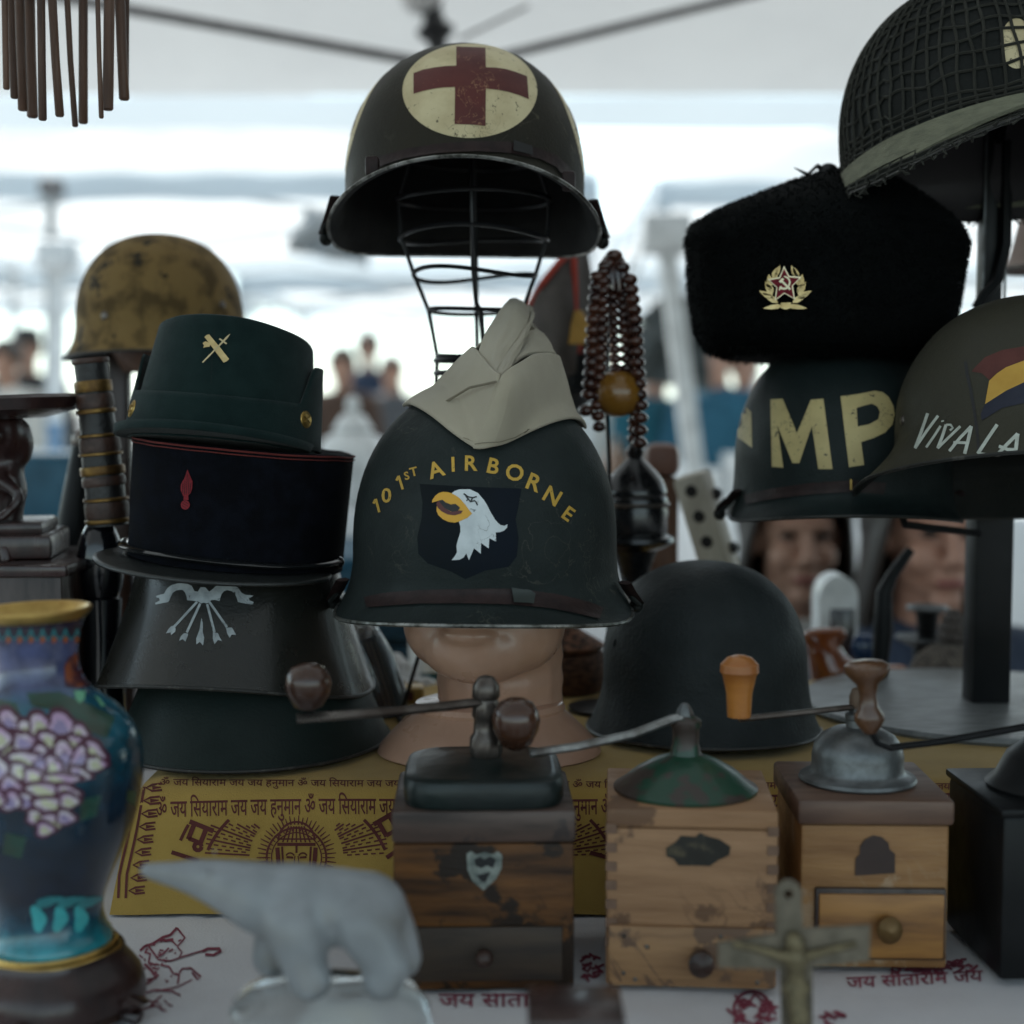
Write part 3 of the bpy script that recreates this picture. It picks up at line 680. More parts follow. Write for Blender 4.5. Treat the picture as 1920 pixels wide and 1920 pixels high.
for CX in (556, 980, 1400):                       # sunburst medallions along the front
    cy = 1608
    for k in range(60):
        a = R(180+3+k*2.95); r0 = 78
        n_ = 9 if k % 3 else 1
        lim = (cy-1545)/max(.01, -sin(a)); lim = 172 if lim > 172 else lim
        if lim < 100: continue
        if n_ == 1: P += stroke([(CX+cos(a)*88, cy+sin(a)*88), (CX+cos(a)*lim, cy+sin(a)*lim)], 3.4)
        else:
            for j in range(6):
                s0 = 88+j*15+(k % 2)*7
                if s0 < lim-6: P += stroke([(CX+cos(a)*s0, cy+sin(a)*s0), (CX+cos(a)*(s0+9), cy+sin(a)*(s0+9))], 3)
    P += stroke(arc(CX, cy+60, 182, 204, 226, 10), 6)+stroke(arc(CX, cy+60, 182, 314, 336, 10), 6)
    P += stroke(arc(CX, cy+60, 236, 203, 211, 10), 6)
    for k in range(54): a = 2*PI*k/54; P += stroke([(CX+cos(a)*58, cy+sin(a)*62), (CX+cos(a)*(72+3*(k % 2)), cy+sin(a)*(76+3*(k % 2)))], 3.2, 1.6)
    P += stroke(arc(CX, cy, 56, 0, 360, 40), 4)+stroke(arc(CX, cy, 47, 0, 360, 40), 2.4)
    for k in range(40): a = 2*PI*k/40; P += stroke([(CX+cos(a)*49, cy+sin(a)*50), (CX+cos(a)*54, cy+sin(a)*55)], 2)
    # a plain crowned face
    cy -= 15
    P += [stroke(arc(CX, cy-18, 34, 180, 360, 16), 4)[i] for i in range(16)]
    for k in range(7): x = CX-26+k*8.6; P += stroke([(x, cy-14), (CX+(x-CX)*.55, cy-44)], 3)
    P += stroke([(CX-36, cy-10), (CX+36, cy-10)], 6)+stroke([(CX-34, cy-20), (CX+34, cy-20)], 3)
    P += stroke([(CX-27, cy-6), (CX-25, cy+30), (CX-10, cy+52), (CX, cy+56), (CX+10, cy+52), (CX+25, cy+30), (CX+27, cy-6)], 4)
    for s in (-1, 1): P += stroke(arc(CX+s*12, cy+14, 8, 200, 340, 6), 3)+stroke([(CX+s*19, cy+14), (CX+s*6, cy+15)], 4)+stroke([(CX+s*36, cy-4), (CX+s*33, cy+34)], 8)
    P += stroke([(CX-3, cy+12), (CX-5, cy+30), (CX+5, cy+30), (CX+3, cy+12)], 2.4)+stroke([(CX, cy-8), (CX, cy+6)], 4)+stroke([(CX-8, cy+40), (CX+8, cy+40)], 3)
for x, r_ in ((346, 22), (722, -30), (1130, 20)):   # big slanted letters between the bursts
    y = 1575
    q = lambda X, Y: (x+X*cos(R(r_))-Y*sin(R(r_)), y+X*sin(R(r_))+Y*cos(R(r_)))
    P += stroke([q(-4, -36), q(44, -36)], 9)+stroke([q(6, -36), q(6, -4)], 9)+stroke([q(30, -36), q(30, -2)], 9)+stroke([q(6, -6), q(30, -6)], 8)+stroke([q(-14, 30), q(40, 26)], 8)
    P += stroke(arc(*q(28, 2), 7, 0, 360, 10), 8)
for x0 in (222, 236): P += stroke([(x0+36, 1470), (x0+20, 1560), (x0+2, 1640), (x0, 1684)], 5)
for k in range(9):
    y = 1478+k*24; x = 278-k*4
    P += stroke([(x+26, y-8), (x+8, y-6), (x-4, y), (x+8, y+6), (x+26, y+4)], 4)+stroke([(x+8, y), (x+24, y-1)], 7, 2)
for k in range(4):
    x, y = 205+k*3, 1668-k*26
    P += stroke([(x, y), (x-10, y-14)], 6, 2)+stroke([(x, y), (x+10, y-12)], 6, 2)+stroke([(x, y+8), (x, y-20)], 3)
b = bmesh.new()
for i, q in enumerate(P):
    bb = flat([q])
    b = merge(b, bb) if i % 40 == 0 else b
    if i % 40:
        me = bpy.data.meshes.new('x'); bb.to_mesh(me); b.from_mesh(me); bpy.data.meshes.remove(me); bb.free()
lay('printed_pattern', b, TR, M['print'], ys, off=.0005, cell=12)

# red prints on the white tablecloth
P = []
q = lambda L, w, w2=None: P.extend(stroke(Z(0, 1400, .2708, L), w, w2))
for L, w in (([(1225, 1260), (1180, 1310), (1130, 1325), (1060, 1370), (1000, 1390), (970, 1420)], 8), ([(1225, 1260), (1280, 1330), (1230, 1390), (1180, 1340)], 6), ([(1110, 1340), (1150, 1350), (1200, 1340)], 9), ([(1030, 1390), (1090, 1470), (1130, 1440), (1170, 1400)], 6), ([(1000, 1430), (1040, 1440), (1030, 1500), (1080, 1520)], 7), ([(1090, 1480), (1180, 1490), (1240, 1470), (1330, 1440), (1400, 1420)], 5),
              ([(1400, 1425), (1440, 1405), (1520, 1405), (1530, 1420), (1480, 1450), (1420, 1445)], 9), ([(1230, 1395), (1260, 1430), (1240, 1470)], 5), ([(1120, 1520), (1170, 1530), (1200, 1580), (1240, 1590), (1230, 1650)], 6), ([(1240, 1580), (1260, 1545), (1320, 1540), (1390, 1600), (1370, 1620), (1330, 1570)], 6), ([(1000, 1510), (1050, 1560), (1080, 1610), (1020, 1620)], 8), ([(960, 1680), (1030, 1640), (1080, 1600)], 6), ([(1080, 1700), (1230, 1670), (1330, 1620)], 4),
              ([(900, 1760), (980, 1720), (1080, 1690), (1190, 1700), (1250, 1730)], 5), ([(760, 1830), (880, 1770), (1000, 1760), (1100, 1780)], 4), ([(690, 1850), (840, 1820), (960, 1830), (1080, 1800), (1150, 1840)], 5), ([(930, 1790), (1010, 1730)], 5), ([(1050, 1790), (1120, 1730)], 5)): q(L, w*.2708*2.2)
for k in range(30):
    x, y = rng.uniform(980, 1240), rng.uniform(1340, 1640); q([(x, y), (x+rng.uniform(-30, 30), y+rng.uniform(-25, 25))], 3)
for k in range(24):
    x, y = rng.uniform(720, 1180), rng.uniform(1740, 1850); q([(x, y), (x+rng.uniform(-40, 40), y+rng.uniform(-25, 15))], 3)
def scribble(cx, cy, rx, ry, n, w, seed):
    g = random.Random(seed)
    for k in range(n):
        a = g.uniform(0, 2*PI); r_ = g.uniform(.3, 1); x, y = cx+cos(a)*rx*r_, cy+sin(a)*ry*r_
        P.extend(stroke([(x+d*g.uniform(5, 12), y+g.uniform(-7, 7)) for d in (-1, 0, 1)], w))
P += stroke(arc(1410, 1895, 34, 150, 400, 20), 6)
scribble(1412, 1900, 40, 34, 40, 5, 2); scribble(1745, 1815, 80, 12, 46, 5, 3); scribble(20, 1735, 30, 30, 16, 5, 4); scribble(1560, 1908, 24, 10, 10, 5, 5); scribble(1108, 1815, 20, 26, 14, 5, 6)
spots_ = [(300, 1820), (1412, 1900), (1745, 1815), (20, 1735), (1560, 1908), (1108, 1815)]; sets = [[] for _ in spots_]
for q_ in P: sets[min(range(6), key=lambda i: abs(q_[0][0]-spots_[i][0]))].append(q_)
for st_ in sets:
    b = bmesh.new()
    for q_ in st_:
        bb = flat([q_]); me = bpy.data.meshes.new('x'); bb.to_mesh(me); b.from_mesh(me); bpy.data.meshes.remove(me); bb.free()
    lay('printed_figure', b, TT, M['print_red'], cl, off=.0008, cell=12)
JAI = '\u091c\u092f \u0938\u0940\u0924\u093e\u0930\u093e\u092e \u091c\u092f'
b, _ = glyphs(JAI, 26, 980, 1876, r=0, wide=1.35, bold=.012); lay('printed_writing', b, TT, M['print_red'], cl, off=.0008)
b, _ = glyphs(JAI, 22, 1715, 1837, r=3, wide=1.3, bold=.012); lay('printed_writing', b, TT, M['print_red'], cl, off=.0008)

# --- airborne helmet on the mannequin bust
M['flesh'] = mat('mannequin_flesh', (.54, .32, .225), .33, col2=(.46, .26, .175), ns=14, coat=.25, sss=.1)
bu = thing('mannequin_bust', 'flesh-coloured mannequin head and shoulders wearing the airborne helmet', 'mannequin', (-.017, 1.285, .8465)); zb = .8465
Hh = lambda x, y, z: Vector((cos(R(-13))*x-sin(R(-13))*y, sin(R(-13))*x+cos(R(-13))*y, 1.035-zb+z))
ch = [[(Hh(0, .03, -.17), .058), (Hh(0, .025, -.06), .058)]]
Rm = Matrix.Rotation(R(-13), 4, 'Z')
def hb(x, y, z, rx, ry, rz):
    c = Hh(x, y, z); return (Vector((0, 0, 0)), (rx, ry, rz), T(c)@Rm)
balls = [hb(0, .015, .025, .074, .094, .095), hb(0, -.010, -.056, .0675, .078, .060), hb(0, -.046, -.084, .052, .044, .034), hb(0, -.057, -.092, .038, .029, .024), hb(-.030, -.030, -.068, .040, .046, .042), hb(.030, -.030, -.068, .040, .046, .042),
         hb(0, -.083, -.056, .029, .015, .0080), hb(0, -.081, -.0715, .024, .017, .0095), hb(-.03, -.058, -.03, .03, .026, .03), hb(.03, -.058, -.03, .03, .026, .03),
         hb(0, -.098, -.036, .017, .018, .012), hb(-.077, .014, -.012, .009, .022, .030), hb(.077, .014, -.012, .009, .022, .030)]
ch.append([(Hh(0, -.085, .012), .011), (Hh(0, -.102, -.03), .013)])
hd = blob(ch, .0024, 12, balls).build('head', M['flesh'], bu)
mb = MB(); mb.lathe([(.0, .046), (.058, .046), (.0645, .044), (.067, .040), (.066, .037), (.074, .030), (.086, .018), (.0965, .006), (.0985, .001), (.097, .0), (.0, .0)], 64, T((-.003, .012, 0)), sy=.80, cap=False)
mb.build('shoulders', M['flesh'], bu)
ah, sh, rows = helmet('army_helmet', 'green army helmet with 101st airborne lettering and a painted eagle head', (-.0235, 1.285, .977), rot(-1, -6.5, .5), m1(1.04), M['h_air'])
TA = surf(sh); L1 = []; zz = lambda pts: Z(680, 820, .21875, pts)
lay('shield_emblem', [zz([(490, 400), (925, 425), (1360, 440), (1325, 640), (1310, 700), (1335, 860), (1320, 1020), (1250, 1110), (1050, 1140), (880, 1215), (760, 1150), (560, 1080), (480, 1000), (470, 860), (510, 680), (515, 560)])], TA, M['p_shield'], sh, off=.0004)
eagle = zz([(760, 485), (790, 462), (830, 448), (920, 447), (990, 480), (1040, 540), (1065, 580), (1090, 630), (1130, 700), (1155, 730), (1180, 752), (1215, 758), (1240, 745), (1235, 775), (1210, 800), (1175, 813), (1140, 815), (1142, 892), (1085, 865), (1080, 952), (1015, 905), (1012, 996), (955, 950), (940, 985), (912, 1052), (890, 995), (865, 1030), (830, 1048), (765, 1052), (790, 1020), (810, 985), (806, 930), (815, 890), (840, 810), (838, 760), (825, 720), (900, 690), (925, 655), (880, 580), (830, 522)])
ep = lay('eagle_head', [eagle], TA, M['p_white'], sh, off=.0007)
lay('eagle_beak', [zz([(598, 562), (602, 540), (625, 505), (655, 480), (690, 470), (730, 472), (765, 482), (800, 500), (835, 525), (880, 578), (915, 625), (938, 655), (900, 690), (830, 722), (790, 731), (740, 725), (690, 702), (655, 670), (638, 635), (638, 600), (655, 545)])], TA, M['p_beak'], sh, off=.0010)
lay('eagle_mouth', [zz([(636, 575), (650, 548), (665, 548), (700, 600), (760, 640), (825, 628), (862, 630), (845, 655), (790, 670), (730, 662), (680, 635), (650, 605)])], TA, M['p_maroon'], sh, off=.0013)
lay('eagle_mouth', [zz([(655, 545), (690, 538), (715, 560), (760, 578), (800, 572), (838, 605), (820, 632), (765, 640), (705, 605)])], TA, M['p_black'], sh, off=.0014)
P = []
for s in ([(868, 485), (905, 512), (945, 520), (980, 510)], [(885, 500), (905, 535), (890, 545)], [(905, 525), (925, 555), (960, 545), (975, 560), (985, 585)], [(940, 525), (930, 550)]): P += stroke(zz(s), 2.6)
b = bmesh.new()
for i, p_ in enumerate(P):
    bb = flat([p_]); me = bpy.data.meshes.new('x'); bb.to_mesh(me); b.from_mesh(me); bb.free()
lay('eagle_eye', b, TA, M['p_black'], sh, off=.0011)
bs = []
P1 = []
for x, y, h, r_ in ((122, 588, 118, 15), (320, 392, 122, 17)):
    ca, sa = cos(R(-r_)), sin(R(-r_)); X = lambda a, b: (680+.21875*(x+a*ca-b*sa), 820+.21875*(y+a*sa+b*ca))
    P1 += stroke([X(10, -h/2), X(10, h/2)], 4.6)+stroke([X(-20, -h*.22), X(8, -h*.47)], 4.4)
bs += [flat([p_]) for p_ in P1]
for ch_, x, y, h, r_ in (('0', 208, 497, 118, -2), ('S', 380, 330, 66, 14), ('T', 440, 295, 74, 14), ('A', 628, 276, 132, 17), ('I', 776, 232, 122, 2), ('R', 932, 222, 126, -1), ('B', 1122, 247, 128, -13), ('O', 1303, 302, 134, -14), ('R', 1472, 388, 138, -22), ('N', 1624, 502, 134, -30), ('E', 1762, 655, 118, -36)):
    b, _ = glyphs(ch_, h*.21875*1.0, 680+x*.21875, 820+y*.21875, r_, wide=1.02, bold=.022); bs.append(b)
lay('airborne_lettering', merge(*bs), TA, M['p_gold'], sh, off=.0005, cell=5)
lay('chin_strap', [[(686, 1121), (730, 1112), (800, 1106), (900, 1103), (970, 1103), (1040, 1115), (1100, 1130), (1128, 1142), (1122, 1164), (1080, 1154), (1030, 1144), (960, 1137), (880, 1135), (790, 1135), (690, 1142)]], TA, M['leather'], ah, off=.0022)
lay('buckle', [[(957, 1100), (990, 1106), (1000, 1114), (998, 1138), (962, 1136)]], TA, mat('buckle_green', (.02, .03, .026), .4), ah, off=.0042)
def side_loops(r, k=1.0, m=None):
    for s in (-1, 1):
        x = s*.1235*k
        mb = MB(); mb.tube([(x-s*.004, -.016, .014), (x+s*.004, -.014, .006), (x+s*.006, 0, .002), (x+s*.004, .014, .006), (x-s*.004, .016, .014)], .0022, 6)
        mb.ball((x+s*.003, .004, .001), (.006, .012, .006)); mb.build('strap_loop', m or M['h_net'], r)
        mb = MB(); mb.tube([(x+s*.004, .0, .004), (x-s*.004, -.02, .018), (x-s*.010, -.035, .030)], .006, 6, flat=.3); mb.build('strap_end', M['leather'], r)
side_loops(ah, 1.04)

# --- khaki garrison cap on top of it
M['khaki'] = mat('khaki_twill', (.43, .375, .28), .9, col2=(.36, .31, .23), ns=9, bump=.35, bs=500, weave=420, sheen=.15)
gc = thing('garrison_cap', 'khaki cloth side cap with folded peak lying on the airborne helmet', 'cap', pt(930, 800, 1.285))
def patch(name, grid, n=14, bulge=.004, thick=.0035, m=None, parent=None, drape=None):
    # grid: rows of control points (world), interpolated smoothly
    g = [[Vector(p) for p in row] for row in grid]
    def cr(p, t):
        k = len(p)-1; f = t*k; i = min(int(f), k-1); u = f-i
        a, b, c, d = p[max(i-1, 0)], p[i], p[i+1], p[min(i+2, k)]
        return .5*((2*b)+(c-a)*u+(2*a-5*b+4*c-d)*u*u+(3*b-a-3*c+d)*u**3)
    rows = []
    for i in range(n+1):
        line_ = [cr([r_[j] for r_ in g], i/n) for j in range(len(g[0]))]
        rows.append([cr(line_, j/n)+Vector((0, 0, .0012*noise.noise(Vector((i*.5, j*.5, 2))))) for j in range(n+1)])
    if drape is not None:          # lie on the helmet, never inside it
        ctr = Vector((-.0235, 1.285, 1.03))
        for r_ in rows:
            for k, p in enumerate(r_):
                d = p-ctr; h = drape.ray_cast(ctr, d.normalized())
                if h[0] is not None and d.length < (h[0]-ctr).length+.0045: r_[k] = ctr+d.normalized()*((h[0]-ctr).length+.0045)
    mb = MB(); mb.rows(rows, closed=False); o = mb.build(name, m, parent, world=True, normals=False)
    md = o.modifiers.new('s', 'SOLIDIFY'); md.thickness = thick; md.offset = 0
    md = o.modifiers.new('b', 'SUBSURF'); md.levels = 1; md.render_levels = 1
    return o
kw = dict(m=M['khaki'], parent=gc, drape=TA)
patch('left_cuff', [[pt(764, 780, 1.285), pt(800, 802, 1.235), pt(850, 832, 1.19), pt(893, 846, 1.165)], [pt(800, 740, 1.275), pt(835, 760, 1.225), pt(880, 785, 1.185), pt(915, 790, 1.16)], [pt(846, 688, 1.27), pt(872, 706, 1.22), pt(905, 730, 1.182), pt(930, 736, 1.158)], [pt(888, 648, 1.262), pt(902, 664, 1.225), pt(918, 684, 1.195), pt(937, 702, 1.165)]], **kw)
patch('right_cuff', [[pt(885, 846, 1.168), pt(930, 838, 1.162), pt(1000, 820, 1.195), pt(1060, 812, 1.25), pt(1092, 816, 1.30)], [pt(905, 795, 1.160), pt(950, 780, 1.158), pt(1005, 760, 1.20), pt(1052, 758, 1.255), pt(1076, 768, 1.30)], [pt(925, 742, 1.158), pt(960, 726, 1.16), pt(1005, 706, 1.205), pt(1040, 704, 1.255), pt(1062, 712, 1.30)], [pt(940, 702, 1.164), pt(965, 685, 1.18), pt(1000, 664, 1.22), pt(1030, 661, 1.262), pt(1048, 668, 1.30)]], **kw)
patch('crown_fold', [[pt(897, 664, 1.235), pt(915, 690, 1.20), pt(930, 702, 1.178)], [pt(910, 628, 1.262), pt(932, 648, 1.235), pt(948, 668, 1.22)], [pt(932, 592, 1.30), pt(955, 610, 1.275), pt(972, 632, 1.26)], [pt(952, 566, 1.34), pt(972, 575, 1.32), pt(990, 600, 1.31)], [pt(962, 562, 1.40), pt(978, 566, 1.40), pt(996, 582, 1.40)]], **kw)
patch('crown_fold', [[pt(928, 702, 1.182), pt(940, 704, 1.172), pt(958, 692, 1.19)], [pt(946, 668, 1.222), pt(958, 672, 1.215), pt(972, 662, 1.235)], [pt(970, 632, 1.262), pt(980, 634, 1.26), pt(988, 622, 1.28)], [pt(988, 600, 1.312), pt(996, 602, 1.312), pt(999, 590, 1.32)], [pt(990, 572, 1.40), pt(996, 576, 1.40), pt(999, 580, 1.40)]], bulge=0, **kw)
patch('crown_side', [[pt(948, 692, 1.20), pt(990, 665, 1.24), pt(1040, 664, 1.305)], [pt(968, 662, 1.25), pt(1000, 640, 1.285), pt(1030, 642, 1.32)], [pt(988, 626, 1.30), pt(1004, 618, 1.32), pt(1018, 628, 1.34)]], **kw)
patch('back_panel', [[pt(1092, 812, 1.295), pt(1040, 790, 1.38), pt(950, 785, 1.42), pt(850, 785, 1.40), pt(768, 780, 1.29)], [pt(1070, 740, 1.30), pt(1020, 720, 1.37), pt(960, 715, 1.40), pt(890, 715, 1.38), pt(810, 735, 1.29)], [pt(1046, 672, 1.30), pt(1010, 650, 1.36), pt(985, 640, 1.38), pt(940, 650, 1.36), pt(890, 655, 1.27)], [pt(1016, 632, 1.33), pt(1000, 610, 1.38), pt(985, 590, 1.40), pt(950, 600, 1.37), pt(912, 632, 1.27)]], **kw)
CU = surf(*[c_ for c_ in gc.children if 'cuff' in c_.name]); SEAM = mat('khaki_seam', (.20, .17, .12), .9)
lay('hem_seam', stroke([(778, 776), (806, 790), (852, 819), (889, 832)], 1.7), CU, SEAM, gc, off=.0034, cell=10)
lay('hem_seam', stroke([(893, 832), (935, 825), (1000, 807), (1055, 800), (1082, 803)], 1.7), CU, SEAM, gc, off=.0034, cell=10)
mb = MB(); mb.tube([pt(782, 790, 1.26), pt(830, 757, 1.214), pt(880, 727, 1.183), pt(930, 716, 1.155)], .0011, 5); mb.build('seam', SEAM, gc, world=True)

# --- medic helmet on its wire head stand
mh, sh, rows = helmet('army_helmet', 'worn brown army helmet with a red cross on a cream disc on the wire stand', (-.0445, 1.415, 1.304), rot(1.5, 9.0, .6), dict(m1(1.03), H=.124), M['h_medic'], inner=mat('lining_black', (.006, .006, .006), .8))
TM = surf(sh); zz = lambda pts: Z(560, 40, 1/3, pts)
E_ = [(963+378*cos(t), 392+265*sin(t)) for t in [2*PI*k/72 for k in range(72)]]
lay('cream_disc', [zz(E_)], TM, M['p_cream'], sh, off=.0004)
lay('red_cross', [zz([(887, 146), (1050, 152), (1052, 262), (1110, 264), (1165, 272), (1225, 290), (1282, 312), (1292, 440), (1240, 418), (1180, 400), (1120, 388), (1052, 380), (1050, 590), (965, 582), (878, 580), (880, 372), (820, 374), (770, 380), (710, 392), (648, 410), (648, 295), (705, 274), (770, 262), (830, 255), (887, 253)])], TM, M['p_red'], sh, off=.0008)
MM = parent_matrix(mh)
for s in (-1, 1):
    ray = lambda x, y, s=s: (MM @ Vector((s*.4, x, y)), (MM.to_3x3() @ Vector((-s, 0, 0))).normalized())
    C = [(.058*cos(2*PI*k/48), .105+.056*sin(2*PI*k/48)) for k in range(48)]
    lay('cream_disc', [C], TM, M['p_cream'], sh, off=.0004, cell=.006, ray=ray)
    a = .012; c_ = .042; lay('red_cross', [[(-a, .105-c_), (a, .105-c_), (a, .105-a), (c_, .105-a), (c_, .105+a), (a, .105+a), (a, .105+c_), (-a, .105+c_), (-a, .105+a), (-c_, .105+a), (-c_, .105-a), (-a, .105-a)]], TM, M['p_red'], sh, off=.0008, cell=.006, ray=ray)
lay('chin_strap', [[(694, 300), (730, 290), (770, 279), (830, 270), (890, 266), (950, 267), (1000, 277), (1040, 292), (1062, 312), (1072, 330), (1052, 332), (1040, 315), (1010, 300), (960, 290), (890, 288), (820, 292), (760, 301), (712, 316)]], TM, M['leather'], mh, off=.0024)
lay('buckle', [[(960, 266), (992, 276), (994, 294), (958, 287)]], TM, mat('buckle_dark', (.03, .03, .03), .35, metal=.5), mh, off=.0045)
for u, v, du, Yd in ((698, 312, -4, 1.30), (1066, 340, 6, 1.31)):
    mb = MB(); mb.box(pt(u, v, Yd), (.012, .012, .017), bev=.003); mb.build('strap_hook', M['leather'], mh, world=True)
side_loops(mh, 1.03)
ws = thing('wire_head_stand', 'black wire head form holding up the medic helmet', 'hat stand', pt(890, 1300, 1.43)); ws.location.z = .8465
cxm = lambda v: pt(888+(v-400)*.02, v, 1.43)
rings = [(300, 118), (375, 142), (443, 137), (515, 114), (583, 88), (668, 74)]; S_ = 1.43/2800
for i, (v, r_) in enumerate(rings):
    c = cxm(v); mb = MB(); wob = .004 if i in (2, 3) else .001
    mb.tube([c+Vector((r_*S_*sin(t), -r_*S_*.95*cos(t), wob*sin(2*t+i))) for t in [2*PI*k/48 for k in range(48)]], .0022, 6, closed=True); mb.build('wire_ring', M['wire'], ws, world=True)
c0 = cxm(668); mb = MB()
for z_ in (-.004, -.016): mb.tube([c0+Vector((.039*sin(t), -.037*cos(t), z_)) for t in [2*PI*k/40 for k in range(40)]], .0028, 6, closed=True)
mb.build('collar', M['wire'], ws, world=True)
for k, (dx, dy) in enumerate(((-1, 0), (1, 0), (0, -1), (0, 1))):
    pts_ = [cxm(v)+Vector((dx*r_*S_*.99, dy*r_*S_*.94, 0)) for v, r_ in [(215, 40)]+rings]
    if dy == -1: pts_[-2:] = [cxm(575)+Vector((.002, -.046, 0)), cxm(590)+Vector((.006, -.040, 0)), cxm(668)+Vector((.008, -.037, 0))]
    pts_ += [cxm(760)+Vector((dx*.04, dy*.04, 0)), Vector((cxm(760).x+dx*.045, 1.43+dy*.045, .95)), Vector((cxm(760).x+dx*.075, 1.43+dy*.075, .849))]
    mb = MB(); mb.tube(pts_, .0022, 6); mb.build('wire_upright', M['wire'], ws, world=True)
mb = MB(); c = Vector((cxm(760).x, 1.43, .8490)); mb.tube([c+Vector((.076*sin(t), .076*cos(t), 0)) for t in [2*PI*k/48 for k in range(48)]], .0025, 6, closed=True); mb.build('wire_base', M['wire'], ws, world=True)
# ------------------------------------------------------------------ left stack: two flared helmets, two kepis
h1, sh, rows = helmet('flared_helmet', 'plain dark green flared helmet at the bottom of the stack, on the yellow riser', (-.233, 1.335, .848), rot(-8, 1, 0), dict(cone(1.06), a=.080, b=.088, H=.05, flare=lambda th: .040+.012*cos(th)**2, rimz=lambda th: .002), M['h_green'])
h2, sh2, rows = helmet('flared_helmet', 'olive brown flared helmet painted with a yoke and five silver arrows', (-.2475, 1.335, .8985), rot(-6, 0, 1.5), dict(cone(1.03), a=.087, b=.095, H=.072, flare=lambda th: .0345+.008*cos(th)**2), M['h_olive'])
T2 = surf(sh2); zz = lambda pts: Z(260, 1060, .125, pts); P = []
P.append(zz([(265, 462), (330, 440), (385, 430), (430, 350), (470, 315), (520, 290), (590, 272), (650, 270), (740, 280), (800, 310), (840, 390), (890, 396), (930, 330), (1000, 330), (1060, 396), (1110, 360), (1150, 320), (1200, 290), (1270, 278), (1340, 280), (1460, 310), (1510, 360), (1540, 410), (1600, 442), (1720, 455), (1700, 475), (1650, 490), (1660, 525), (1722, 550), (1712, 590), (1600, 575), (1490, 552), (1475, 500), (1450, 440), (1400, 390), (1330, 372), (1280, 390), (1245, 430), (1225, 490), (1215, 540), (1150, 520), (1090, 522), (1060, 560), (1020, 575), (980, 560), (940, 572), (890, 542), (800, 530), (730, 526), (722, 470), (700, 410), (665, 370), (620, 368), (560, 380), (510, 420), (480, 490), (450, 552), (380, 565), (260, 590), (250, 567), (322, 530), (312, 490), (275, 485)]))
for a, b, hd_ in (((880, 550), (530, 930), [(490, 920), (530, 905), (560, 950), (552, 1000), (490, 1052), (482, 1012), (415, 1022), (450, 960)]), ((925, 575), (725, 1010), [(680, 1020), (745, 1025), (740, 1060), (705, 1145), (665, 1110), (610, 1132), (635, 1070)]), ((1030, 585), (1140, 1010), [(1115, 1010), (1190, 1020), (1215, 1080), (1250, 1140), (1190, 1122), (1140, 1185), (1115, 1110)]), ((1065, 555), (1325, 930), [(1312, 940), (1400, 935), (1430, 990), (1462, 1045), (1395, 1042), (1365, 1090), (1325, 1020)])):
    P += stroke(zz([a, ((a[0]+b[0])/2, (a[1]+b[1])/2), b]), 4.4); P.append(zz(hd_))
P.append(zz([(945, 790), (966, 870), (962, 1000), (985, 1090), (968, 1205), (920, 1150), (868, 1190), (866, 1100), (915, 970), (930, 870)]))
bs = [flat([p_]) for p_ in P]; lay('yoke_emblem', bs[0], T2, M['p_silver'], sh2, off=.0004)
lay('arrows_emblem', merge(*bs[1:]), T2, M['p_silver'], sh2, off=.0005)

M['wool_green'] = mat('wool_green', (.0085, .0215, .0205), .95, col2=(.0065, .017, .0165), ns=60, bump=.35, bs=900, sheen=.10, spec=.12)
M['wool_navy'] = mat('wool_navy', (0.0020, 0.0023, 0.0039), .95, col2=(.005, .006, .010), ns=60, bump=.3, bs=900, sheen=.0, spec=.10)
M['piping'] = mat('piping_red', (.14, .016, .012), .85, bump=.4, bs=600)
M['grenade'] = mat('grenade_red', (.26, .014, .022), .85, bump=.5, bs=900)
M['patent'] = mat('patent_leather', (.010, .011, .012), .12, coat=.6, bump=.05, bs=40)
M['visor'] = mat('visor_black', (.020, .022, .021), .38, coat=.15, bump=.4, bs=500)
def kepi(name, label, loc, Mx, a0, b0, a1, b1, h, m, lean=0, slope=0):
    r = thing(name, label, 'cap', loc, Mx); rows = []
    for k, (t, e) in enumerate([(i/12, 0) for i in range(13)]+[(1.012, .0015), (1.018, .004), (1.016, .009), (1.008, .014), (.985, .03), (.97, .06)]):
        a, b = a0+(a1-a0)*min(t, 1)-e, b0+(b1-b0)*min(t, 1)-e
        rows.append([(a*sin(th)+lean*t, -b*cos(th), h*t*(1+slope*cos(th))+.0012*noise.noise(Vector((sin(th)*3, cos(th)*3, t*4)))) for th in [2*PI*i/72 for i in range(72)]])
    mb = MB(); vs = mb.rows(rows); mb.bm.faces.new(list(vs[-1])); mb.bm.faces.new(list(vs[0])); o = mb.build('crown', m, r, angle=55)
    return r, o, rows
def visor(r, name, a, b, z, L, slope, half, m, thick=.0028, arch=0, lift=0, wide=0):
    rows = []
    for j in range(7):
        u = j/6; row = []
        for i in range(41):
            th = R(half)*(-1+2*i/40); k = max(0, cos(th*90/half)); e = L*u*k**.55
            row.append(((a+e*(.75+wide))*sin(th), -(b+e)*cos(th), z-slope*L*u*k**.6-arch*sin(th)**2*u+lift*k*u))
        rows.append(row)
    mb = MB(); mb.rows(rows, closed=False); o = mb.build(name, m, r, normals=False)
    md = o.modifiers.new('s', 'SOLIDIFY'); md.thickness = thick; md.offset = 0
    return o
kb, kbo, rows = kepi('military_kepi', 'tall navy blue kepi with red piping and embroidered red grenade', (-.2455, 1.325, 1.010), rot(-19, 1, 5.2), .0925, .100, .0945, .102, .104, M['wool_navy'], slope=.015)
visor(kb, 'visor', .0925, .100, .0035, .036, .12, 86, M['visor'], wide=.35)
